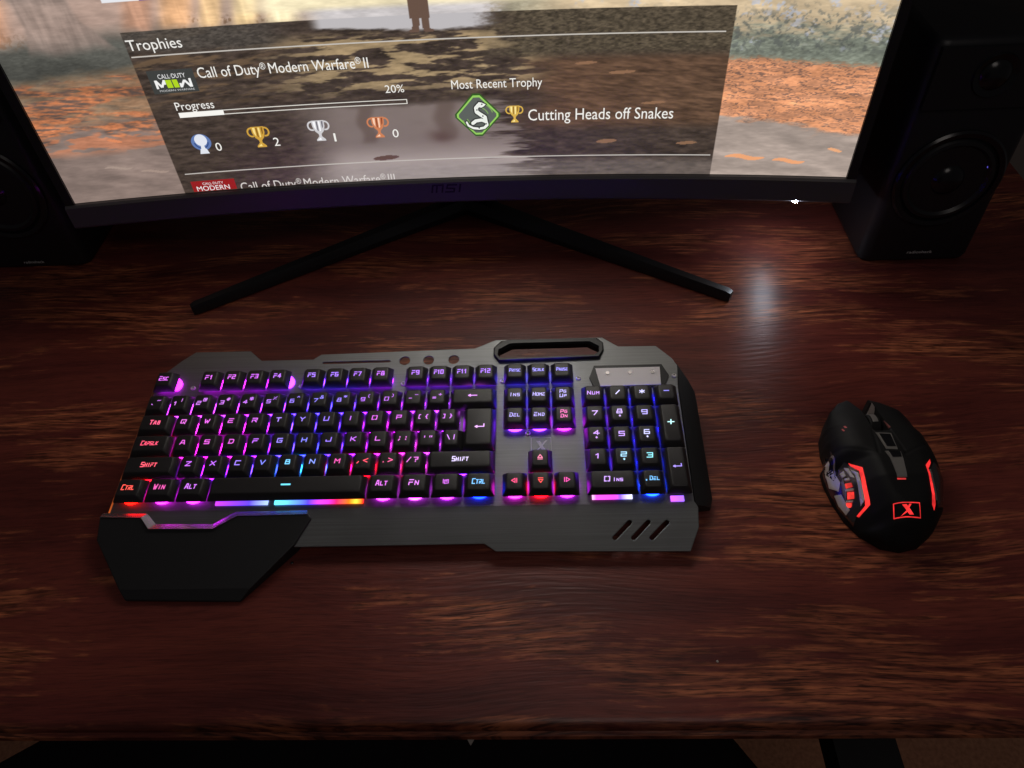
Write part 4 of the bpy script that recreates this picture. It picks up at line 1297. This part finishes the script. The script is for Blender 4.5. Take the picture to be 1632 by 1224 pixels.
key('menu_key', 13.125, -4, 1.25, 1, (pl([[(-1.4, -1.8), (-1.4, 1.4), (1.8, 1.8), (1.8, -1.4), (-1.4, -1.8)], [(-0.6, 0.7), (1.0, 0.9)], [(-0.6, -0.4), (1.0, -0.2)], [(-2.4, -1.4), (-2.4, 2.2)]], 0, 0, 0.0009, 0.0005),), (212, 100, 236), front=True, dg=1.6)
key('control_key', 14.375, -4, 1.25, 1, (tx('CTRL', 0, 0, 0.0042, 0.0104),), (112, 190, 255), front=True, dcol=(70, 110, 255), dg=1.8)
# navigation block
LAV = (190, 178, 255)
for x, y, s, c in ((15.75, 0, 'INS', LAV), (16.75, 0, 'HOME', LAV), (15.75, -1, 'DEL', (184, 170, 255)), (16.75, -1, 'END', (186, 172, 255))):
    key('navigation_key', x, y, leg=(tx(s, 0, 0, 0.0034, 0.0088 if len(s) < 4 else 0.0104, 0.0006),), col=c, front=y < 0, dcol=(176, 110, 255) if y < 0 else (130, 100, 255), dg=1.5 if y < 0 else 1.0)
for y, s2, c in ((0, 'UP', LAV), (-1, 'DN', (244, 112, 190))):
    key('navigation_key', 17.75, y, leg=(tx('PG', 0, 0.0022, 0.0030, 0.0056, 0.0006), tx(s2, 0, -0.0020, 0.0030, 0.0056, 0.0006)), col=c, front=y < 0, dcol=(216, 96, 240) if y < 0 else (140, 100, 255), dg=1.5 if y < 0 else 1.0)
def arrow(rot):
    ps = [[(-1.6, -0.4), (0, 2.0), (1.6, -0.4), (-1.6, -0.4)], [(-1.6, -1.6), (1.6, -1.6)]]
    c, s = math.cos(rot), math.sin(rot)
    return [[(x * c - y * s, x * s + y * c) for x, y in p] for p in ps]
key('arrow_key', 16.75, -3, leg=(pl(arrow(0), 0, 0, 0.00105, 0.0006),), col=(248, 130, 170), dcol=(150, 110, 255))
key('arrow_key', 15.75, -4, leg=(pl(arrow(math.pi / 2), 0, 0, 0.00105, 0.0006),), col=(255, 66, 130), front=True, dcol=(226, 90, 220), dg=1.6)
key('arrow_key', 16.75, -4, leg=(pl(arrow(math.pi), 0, 0, 0.00105, 0.0006),), col=(255, 70, 70), front=True, dcol=(255, 60, 80), dg=1.9)
key('arrow_key', 17.75, -4, leg=(pl(arrow(-math.pi / 2), 0, 0, 0.00105, 0.0006),), col=(238, 66, 170), front=True, dcol=(206, 90, 230), dg=1.6)
# number pad
key('keypad_key', 19, 0, leg=(tx('NUM', 0, 0, 0.0034, 0.0104, 0.00062),), col=(206, 150, 255), dcol=(160, 90, 250))
key('keypad_key', 20, 0, leg=(tx('/', 0, 0, 0.0036, 0.0044, 0.0009),), col=(220, 214, 255), dcol=(120, 100, 255))
key('keypad_key', 21, 0, leg=(tx('*', 0, 0, 0.0048, 0.0046),), col=(210, 206, 255), dcol=(110, 100, 255))
key('keypad_key', 22, 0, leg=(tx('-', 0, 0.0004, 0.0040, 0.0060, 0.0008),), col=(150, 140, 255), dcol=(100, 90, 255))
for x, y, s, c, dc in ((19, -1, '7', (214, 176, 255), (190, 90, 245)), (21, -1, '9', (186, 172, 255), (110, 96, 255)), (20, -2, '5', (204, 160, 255), (130, 90, 255)),
                       (19, -3, '1', (206, 150, 255), (170, 90, 250)), (21, -3, '3', (140, 232, 246), (80, 110, 255))):
    key('keypad_key', x, y, leg=(tx(s, 0, 0, 0.0040, 0.0046),), col=c, dcol=dc)
for x, y, s, c, dc in ((20, -1, '8', (206, 176, 255), (150, 90, 250)), (19, -2, '4', (206, 156, 255), (180, 90, 250)), (21, -2, '6', (204, 204, 255), (100, 100, 255)), (20, -3, '2', (166, 222, 255), (110, 96, 255))):
    key('keypad_key', x, y, leg=(tx(s, 0, 0.0012, 0.0038, 0.0044), pl([[(-0.5, 0), (0.5, 0)], [(0, -0.6), (0, 0.6)]], 0, -0.0030, 0.001, 0.0007)), col=c, dcol=dc)
key('keypad_key', 22, -1.5, 1, 2, (tx('+', 0, 0, 0.0056, 0.0058, 0.0009),), (196, 252, 255), dcol=(100, 100, 255))
key('keypad_key', 22, -3.5, 1, 2, (pl(RET, 0, 0.0004, 0.0009, 0.0007),), (164, 140, 250), dcol=(110, 90, 255), bar=True)
zk = key('keypad_key', 19.5, -4, 2, 1, (tx('0', -0.0042, 0, 0.0040, 0.0042), tx('INS', 0.0036, -0.0006, 0.0028, 0.0078, 0.0006)), (206, 160, 255), bar=True)
key('keypad_key', 21, -4, 1, 1, (tx('.', -0.0044, 0, 0.0040, 0.0030, 0.0010), tx('DEL', 0.0014, 0, 0.0032, 0.0078, 0.0006)), (116, 196, 255), front=True, dcol=(80, 130, 255), dg=1.7)
# light bars under the long keys, with running colours
def bar_mat(name, stops, g=1.0):
    m, nt, b = new_mat(name)
    tc = N(nt, 'ShaderNodeTexCoord'); sp = N(nt, 'ShaderNodeSeparateXYZ')
    nt.links.new(tc.outputs['Generated'], sp.inputs[0])
    r = ramp(nt, [(p, [v ** 1.5 for v in lin(c)]) for p, c in stops])
    nt.links.new(sp.outputs['X'], r.inputs['Fac'])
    nt.links.new(r.outputs['Color'], b.inputs['Emission Color'])
    b.inputs['Emission Strength'].default_value = g * 1.7
    b.inputs['Base Color'].default_value = (0.05, 0.05, 0.05, 1)
    return m
def bar(parent, x0, x1, m, y0=-4.58, y1=-4.36):
    bm = bmesh.new()
    prism(bm, gp([(x0, y0), (x1, y0), (x1, y1), (x0, y1)]), PZ - 0.0002, PZ + 0.0012)
    o = obj('light_bar', bm, m, parent)
    o.location = (-parent.location.x, -parent.location.y, 0)
    return o
bar(sb, 4.06, 6.13, bar_mat('bar_violet', [(0.0, (206, 96, 236)), (0.35, (166, 96, 244)), (0.65, (126, 98, 246)), (1.0, (186, 206, 255))], 1.05))
bar(sb, 6.40, 9.88, bar_mat('bar_rainbow', [(0.0, (130, 226, 255)), (0.20, (120, 170, 255)), (0.38, (110, 90, 255)), (0.52, (206, 90, 230)), (0.70, (250, 60, 120)), (0.84, (255, 130, 40)), (0.92, (255, 200, 90)), (1.0, (255, 60, 40))], 1.5))
bar(zk, 18.70, 20.22, bar_mat('bar_pink', [(0.0, (255, 190, 240)), (0.1, (236, 110, 226)), (0.55, (226, 100, 226)), (0.7, (150, 110, 240)), (1.0, (226, 226, 255))], 1.4))
bar(kb, 21.66, 22.16, bar_mat('bar_lilac', [(0.0, (206, 120, 240)), (1.0, (170, 130, 240))], 1.3))

# ------------------------------------------------------------------ mouse
ms = thing('mouse', 'black wireless gaming mouse with chrome thumb panel and red glowing strips', 'mouse', (0.352, -0.030, 0))
OUT = [(1, -56), (14, -53), (25, -45), (33, -34), (39, -15), (41, -2), (42, 12), (41.5, 28), (37, 43), (29, 55), (20, 63), (12, 67), (9.5, 57), (8, 51), (3, 46), (-1, 50), (-3.5, 58), (-5, 67), (-13, 63), (-22, 53), (-29, 39), (-31.5, 25), (-31.5, 15), (-36, 9), (-36.5, 0), (-34.5, -15), (-30, -31), (-23, -43), (-11, -53)]
SIL = [p for p in OUT if p not in ((9.5, 57), (8, 51), (3, 46), (-1, 50), (-3.5, 58))]
HY = ((-60, 16), (-53, 20), (-45, 28), (-35, 34), (-15, 39), (5, 38), (25, 34), (45, 29), (66, 23))
def sdist(x, y):
    d = 1e9; ins = False; n = len(SIL)
    for i in range(n):
        x1, y1 = SIL[i]; x2, y2 = SIL[(i + 1) % n]
        dx, dy = x2 - x1, y2 - y1
        t = max(0, min(1, ((x - x1) * dx + (y - y1) * dy) / (dx * dx + dy * dy)))
        d = min(d, math.hypot(x - x1 - t * dx, y - y1 - t * dy))
        if (y1 > y) != (y2 > y) and x < (x2 - x1) * (y - y1) / (y2 - y1) + x1:
            ins = not ins
    return d if ins else -d
def sm1(e0, e1, x):
    t = max(0, min(1, (x - e0) / (e1 - e0)))
    return t * t * (3 - 2 * t)
def MH(x, y):
    h = float(np.interp(y, [a for a, _ in HY], [c for _, c in HY]))
    D = 22 + 13 * sm1(5, -15, x) * sm1(14, 0, y)
    c = max(0, min(1, sdist(x, y) / D))
    p = 2.3 - 0.95 * sm1(2, -18, x) * sm1(16, 2, y) * sm1(-52, -40, y)
    g0 = .28 + .5 * sm1(34, 54, y) - .17 * sm1(-8, -26, x) * sm1(18, 6, y) * sm1(-54, -42, y)
    h = h * (g0 + (1 - g0) * (1 - (1 - c) ** p) ** (1 / p))
    # seam between the two main buttons and their rear line
    for sx0, sy0, sx1, sy1 in ((-1.6, 28, -6, 4), (-6, 4, -26, 14), (11, 28, 12, 2), (12, 2, 30, 12)):
        dx, dy = sx1 - sx0, sy1 - sy0
        t = max(0, min(1, ((x - sx0) * dx + (y - sy0) * dy) / (dx * dx + dy * dy)))
        dd = math.hypot(x - sx0 - t * dx, y - sy0 - t * dy)
        h -= 0.6 * max(0, 1 - dd / 0.9)
    # wheel well
    if -1.0 < x < 10.5 and 26 < y < 60:
        e = min(x + 1.0, 10.5 - x, y - 26)
        h -= 11 * sm1(0, 1.2, e)
    return h
def shell(poly, off=0.0, step=2.0, depth=1.0, base=None):
    bm = bmesh.new()
    bm.faces.new([bm.verts.new((x, y, 0)) for x, y in poly])
    xs = [p[0] for p in poly]; ys = [p[1] for p in poly]
    for ax, lo, hi in ((0, min(xs), max(xs)), (1, min(ys), max(ys))):
        v = math.floor(lo / step) * step + step
        while v < hi:
            cop = (v, 0, 0) if ax == 0 else (0, v, 0)
            nop = (1, 0, 0) if ax == 0 else (0, 1, 0)
            bmesh.ops.bisect_plane(bm, geom=bm.verts[:] + bm.edges[:] + bm.faces[:], plane_co=cop, plane_no=nop)
            v += step
    r = bmesh.ops.extrude_face_region(bm, geom=list(bm.faces))
    top = set(e for e in r['geom'] if isinstance(e, bmesh.types.BMVert))
    for v in bm.verts:
        h = MH(v.co.x, v.co.y) + off
        z = h if v in top else (base if base is not None else h - depth)
        v.co = (v.co.x / 1000, v.co.y / 1000, z / 1000)
    return bm
body = obj('body', shell(OUT, 0.0, 1.0, base=1.0), M_rubber, ms, 55)
for x, y in ((0, 46), (4, -44)):
    bm = bmesh.new(); prism(bm, [(x / 1000 + px * 1.8, y / 1000 + py) for px, py in circle(0, 0, 0.004, 14)], 0.0001, 0.0012)
    obj('glide_pad', bm, M_gloss, ms)
RED = (1.0, 0.035, 0.03, 1)
def mpart(name, poly, off, m, parent=None, step=1.5, depth=1.2, smooth=50):
    return obj(name, shell(poly, off, step, depth), m, parent or ms, smooth)
M_redglow = glow('red_light', 1.0)
_nt = M_redglow.node_tree
_tc = N(_nt, 'ShaderNodeTexCoord'); _no = N(_nt, 'ShaderNodeTexNoise', Scale=130.0, Detail=2.0)
_nt.links.new(_tc.outputs['Object'], _no.inputs['Vector'])
_mr = N(_nt, 'ShaderNodeMapRange'); _mr.inputs['From Min'].default_value = 0.3; _mr.inputs['From Max'].default_value = 0.7
_mr.inputs['To Min'].default_value = 0.55; _mr.inputs['To Max'].default_value = 1.6
_nt.links.new(_no.outputs['Fac'], _mr.inputs['Value'])
_nt.links.new(_mr.outputs['Result'], _nt.nodes['Principled BSDF'].inputs['Emission Strength'])
chp = mpart('thumb_panel', [(-25.8, 5.2), (-22.6, 1.4), (-19.6, -6.1), (-19.8, -27.0), (-24.4, -32.1), (-26.0, -37.0), (-29.6, -30.0), (-32.6, -21.5), (-34.7, -12.0), (-36.1, 0.0), (-35.9, 7.6), (-34.6, 1.7), (-32.1, -5.6), (-29.5, 2.1)], 0.35, M_dkchrome, depth=2)
mpart('chrome_plate', [(-35.4, 7.2), (-31.8, 3.5), (-29.8, -7.0), (-31.4, -12.5), (-34.9, -6.5)], 1.0, M_chrome, chp, step=1.0)
mpart('chrome_plate', [(-23.4, -1.0), (-20.4, -6.0), (-19.8, -25.2), (-22.2, -28.1), (-22.0, -17.2), (-21.9, -6.5)], 0.8, M_chrome, chp)
mpart('chrome_plate', [(-33.6, -13.6), (-30.6, -15.5), (-27.6, -27.4), (-29.4, -29.2), (-32.2, -21.0)], 1.0, M_chrome, chp, step=1.0)
mpart('chrome_plate', [(-29.2, -7.3), (-28.2, -5.5), (-28.0, -16.0), (-28.8, -20.5), (-29.8, -14.9)], 1.2, M_silver, chp, step=1.0)
mpart('chrome_plate', [(-26.2, 1.9), (-24.2, -0.1), (-22.6, -8.5), (-24.2, -6.5)], 0.9, M_chrome, chp, step=1.0)
for q in ([(-28.8, -1.1), (-27.0, -0.7), (-26.6, -4.5), (-28.4, -4.9)], [(-27.6, -6.1), (-25.4, -7.3), (-25.2, -8.9), (-27.4, -7.9)], [(-28.6, -13.7), (-24.6, -15.5), (-24.6, -16.7), (-28.6, -15.1)], [(-28.8, -20.9), (-25.6, -22.7), (-25.8, -23.5), (-28.9, -21.7)],
          [(-30.2, -22.9), (-28.8, -24.5), (-28.2, -27.5), (-29.6, -26.7)]):
    mpart('lattice_bar', q, 1.6, M_chrome, chp, step=1.0)
for q in ([(-27.8, -9.8), (-24.9, -11.1), (-24.8, -14.1), (-27.8, -13.2)], [(-27.6, -16.2), (-24.6, -17.6), (-24.8, -21.7), (-27.9, -20.3)], [(-29.0, -22.3), (-26.3, -23.9), (-26.8, -26.1), (-28.9, -24.9)]):
    o = mpart('red_window', q, 1.3, M_redglow, chp, step=1.0); o.color = (0.85, 0.04, 0.03, 1)
o = mpart('light_strip', [(-23.4, 3.6), (-17.3, -3.5), (-17.9, -15.7), (-17.4, -29.5), (-23.2, -33.8), (-24.4, -32.5), (-19.8, -28.8), (-20.0, -16.1), (-19.3, -4.9), (-22.7, 0.8)], 0.45, M_redglow); o.color = RED
o = mpart('light_strip', [(27.4, -2.3), (26.6, -5.7), (22.6, -11.3), (22.4, -22.5), (22.0, -34.8), (20.9, -38.0), (19.2, -35.3), (20.4, -28.7), (21.4, -13.9), (22.0, -8.0)], 0.45, M_redglow); o.color = (0.9, 0.03, 0.03, 1)
sp_ = mpart('side_panel', [(24.2, -11.0), (30.0, -4.0), (35, -8), (36.5, -20), (33.0, -32.0), (24.0, -36.0), (23.0, -30)], 0.35, M_dkchrome)
mpart('trim_line', [(22.9, -11.6), (24.0, -11.4), (23.8, -32.0), (22.6, -32.4)], 0.55, M_silver, sp_, step=1.0)
# thumb buttons
sb_ = mpart('thumb_button', [(-32.4, 17.5), (-30.6, 18.0), (-29.8, 0.0), (-32.4, -4.0), (-35.6, 5.0), (-35.6, 9.0)], 1.0, M_gloss)
mpart('button_edge', [(-31.6, 14.0), (-30.9, 14.0), (-30.8, 0.0), (-31.6, -0.5)], 1.3, M_silver, sb_, step=1.0)
mpart('button_end', [(-34.8, 10.2), (-33.2, 11.6), (-33.8, 5.0), (-35.2, 5.4)], 1.25, M_chrome, sb_, step=1.0)
for q in ([(-19.7, 33.9), (-18.5, 33.7), (-18.0, 31.4), (-19.3, 31.5)], [(-21.7, 31.5), (-20.8, 31.3), (-20.4, 28.6), (-21.4, 28.8)]):
    o = mpart('indicator_light', q, 0.15, M_redglow, step=1.0); o.color = (0.16, 0.02, 0.02, 1)
# spine
spn = mpart('spine', [(-0.9, 23.8), (9.7, 22.7), (7.8, 6.0), (0.0, 6.7)], 0.5, M_silver)
mpart('mode_button', [(0.8, 22.2), (8.5, 21.5), (7.4, 9.0), (1.2, 9.2)], 0.9, M_gloss, spn)
sp2 = mpart('spine', [(-1.8, 4.7), (8.9, 3.9), (8.5, -2.4), (5.8, -17.7), (-0.7, -17.6), (-0.3, -10.9), (-0.2, -1.5)], 0.5, M_silver)
mpart('mode_button', [(0.6, 4.4), (8.4, 3.7), (7.8, -0.9), (1.6, -0.9)], 0.9, M_gloss, sp2)
o = mpart('light_line', [(-0.9, -18.2), (4.9, -18.3), (4.8, -19.3), (-0.9, -19.2)], 0.3, M_redglow); o.color = (0.9, 0.05, 0.05, 1)
# wheel
bm = bmesh.new()
Mw = Matrix.Translation((0.0048, 0.0385, 0.0205)) @ Matrix.Rotation(math.pi / 2, 4, 'Y')
lathe(bm, [(0.0065, -0.0040), (0.0092, -0.0040), (0.0100, -0.0030), (0.0100, 0.0030), (0.0092, 0.0040), (0.0065, 0.0040)], 36, Mw)
wl = obj('scroll_wheel', bm, M_rubber, ms, 30)
bm = bmesh.new()
lathe(bm, [(0.0097, -0.0022), (0.0103, -0.0018), (0.0103, 0.0018), (0.0097, 0.0022)], 36, Mw)
keep = [f for f in bm.faces if f.calc_center_median().z > 0.026 and -0.001 < f.calc_center_median().y - 0.0385 < 0.0072]
bmesh.ops.delete(bm, geom=[f for f in bm.faces if f not in keep], context='FACES')
obj('wheel_band', bm, M_silver, wl)
mpart('bezel_piece', [(5.0, 49.5), (9.2, 56), (11.2, 60), (10.0, 50), (8.9, 46.5)], 0.6, M_silver, step=1.0)
o = mpart('bezel_piece', [(10.6, 37.0), (12.4, 29.5), (10.8, 28.5)], 0.4, plastic('reddish_plastic', (0.30, 0.10, 0.09), 0.4), step=1.0)
# emblem on the back
bm = bmesh.new()
em = [(-6.6, -34.8), (9.8, -35.4), (10.2, -43.2), (-6.4, -42.4), (-6.6, -34.8)]
dense = []
for (x0, y0), (x1, y1) in zip(em, em[1:]):
    for k in range(8):
        dense.append((x0 + (x1 - x0) * k / 8, y0 + (y1 - y0) * k / 8))
dense.append(em[0])
stroke_quads(bm, dense, 0.55, 0, lambda x, y: (x, y))
polys = [[(-0.55, 0.82), (-0.10, 0.82), (0.62, -0.75), (0.16, -0.75)], [(0.42, 0.86), (0.18, 0.86), (0.0, 0.40), (0.10, 0.12)], [(-0.75, -0.92), (-0.06, 0.0), (0.02, -0.30)]]
for p in polys:
    bm.faces.new([bm.verts.new((1.7 + x * 6.4, -39.0 + y * 3.6, 0)) for x, y in p])
bmesh.ops.subdivide_edges(bm, edges=bm.edges[:], cuts=1)
for v in bm.verts:
    v.co = (v.co.x / 1000, v.co.y / 1000, (MH(v.co.x, v.co.y) + 0.35) / 1000)
o = obj('emblem', bm, M_redglow, ms); o.color = (0.9, 0.03, 0.03, 1)

# ------------------------------------------------------------------ chair pushed under the desk
M_fab = plastic('black_fabric', (0.010, 0.009, 0.011), 0.9, 0.2, grain=700, bump=0.4)
ch = thing('chair', 'black padded chair tucked under the front edge of the desk', 'chair', (-0.08, -0.36, -0.75))
def chp_(name, bm, m, smooth=None, parent=None):
    o = obj(name, bm, m, parent or ch, smooth)
    if parent is None:
        o.location = (0.08, 0.36, 0.75)
    return o
seat = [(-0.30, -0.05), (0.24, -0.05), (0.315, -0.155), (0.34, -0.30), (0.34, -0.62), (-0.48, -0.62), (-0.52, -0.30), (-0.46, -0.150)]
cx_, cy_ = -0.09, -0.34
rings = []
for z, k in ((-0.40, 0.90), (-0.395, 0.97), (-0.37, 1.0), (-0.325, 1.0), (-0.305, 0.985), (-0.295, 0.94), (-0.288, 0.70)):
    rings.append([(cx_ + (x - cx_) * k, cy_ + (y - cy_) * k, z) for x, y in seat])
bm = bmesh.new(); loft(bm, rings)
chp_('seat', bm, M_fab, 60)
bm = bmesh.new()
rings = []
for z, hw, y0 in ((-0.30, 0.22, -0.66), (-0.2, 0.26, -0.67), (0.1, 0.27, -0.72), (0.28, 0.22, -0.77), (0.31, 0.16, -0.78)):
    rings.append([(-0.08 + x, y0 + y, z) for x, y in round_rect(-hw, hw, -0.08, 0.0, 0.035)])
loft(bm, rings)
chp_('backrest', bm, M_fab, 50)
for xa, xb in ((0.318, 0.364), (-0.56, -0.515)):
    bm = bmesh.new()
    loft(bm, [[(x, y, z) for x, y in round_rect(xa, xb, -0.50, -0.085, 0.015)] for z in (-0.150, -0.145, -0.125, -0.120)])
    ar = chp_('armrest', bm, M_black, 50)
    bm = bmesh.new(); xm = (xa + xb) / 2
    add_box(bm, xm - 0.012, xm + 0.012, -0.46, -0.41, -0.40, -0.1502)
    chp_('armrest_post', bm, M_black, parent=ar)
bm = bmesh.new()
lathe(bm, [(0.05, -0.70), (0.03, -0.68), (0.028, -0.42), (0.09, -0.4002)], 20, Matrix.Translation((-0.09, -0.34, 0)))
chp_('column', bm, M_black, 40)
for k in range(5):
    a = math.radians(90 + 72 * k + 20)
    bm = bmesh.new()
    tube(bm, [(-0.09 + 0.03 * math.cos(a), -0.34 + 0.03 * math.sin(a), -0.68), (-0.09 + 0.30 * math.cos(a), -0.34 + 0.30 * math.sin(a), -0.70)], [0.022, 0.016], 10)
    chp_('base_arm', bm, M_black, 40)
    bm = bmesh.new()
    lathe(bm, [(0.018, -0.02), (0.0275, -0.018), (0.0275, 0.018), (0.018, 0.02)], 18, Matrix.Translation((-0.09 + 0.30 * math.cos(a), -0.34 + 0.30 * math.sin(a), -0.7222)) @ Matrix.Rotation(a, 4, 'Z') @ Matrix.Rotation(math.pi / 2, 4, 'X'))
    chp_('caster', bm, M_black, 40)

# ------------------------------------------------------------------ scrap of paper lying on the seat
bm = bmesh.new()
prism(bm, [(-0.012, 0.016), (0.020, 0.016), (0.004, -0.010)], 0.0, 0.0006)
sc_o = obj('paper_scrap', bm, M_paper)
sc_o.location = (0.026, -0.129, -0.2878)
sc_o['label'] = 'small pale three-cornered paper scrap just below the middle of the desk edge'
sc_o['category'] = 'paper'

# ------------------------------------------------------------------ crumbs on the desk
for cx, cy, r, lab in ((-0.0755, -0.0870, 0.0011, 'dark crumb on the desk close to the front corner of the wrist rest'),
                       (-0.2165, 0.0385, 0.0010, 'pale crumb on the desk left of the tab key'),
                       (0.2150, -0.1590, 0.0008, 'tiny pale crumb on the desk near its front edge')):
    bm = bmesh.new()
    bmesh.ops.create_icosphere(bm, subdivisions=2, radius=r)
    for v in bm.verts:
        v.co *= 0.8 + 0.4 * random.random()
        v.co.z *= 0.7
    o = obj('crumb', bm, M_paper if 'pale' in lab else M_gloss)
    o.location = (cx, cy, r * 0.6)
    o['label'] = lab; o['category'] = 'crumb'; o['group'] = 'crumbs on the desk'
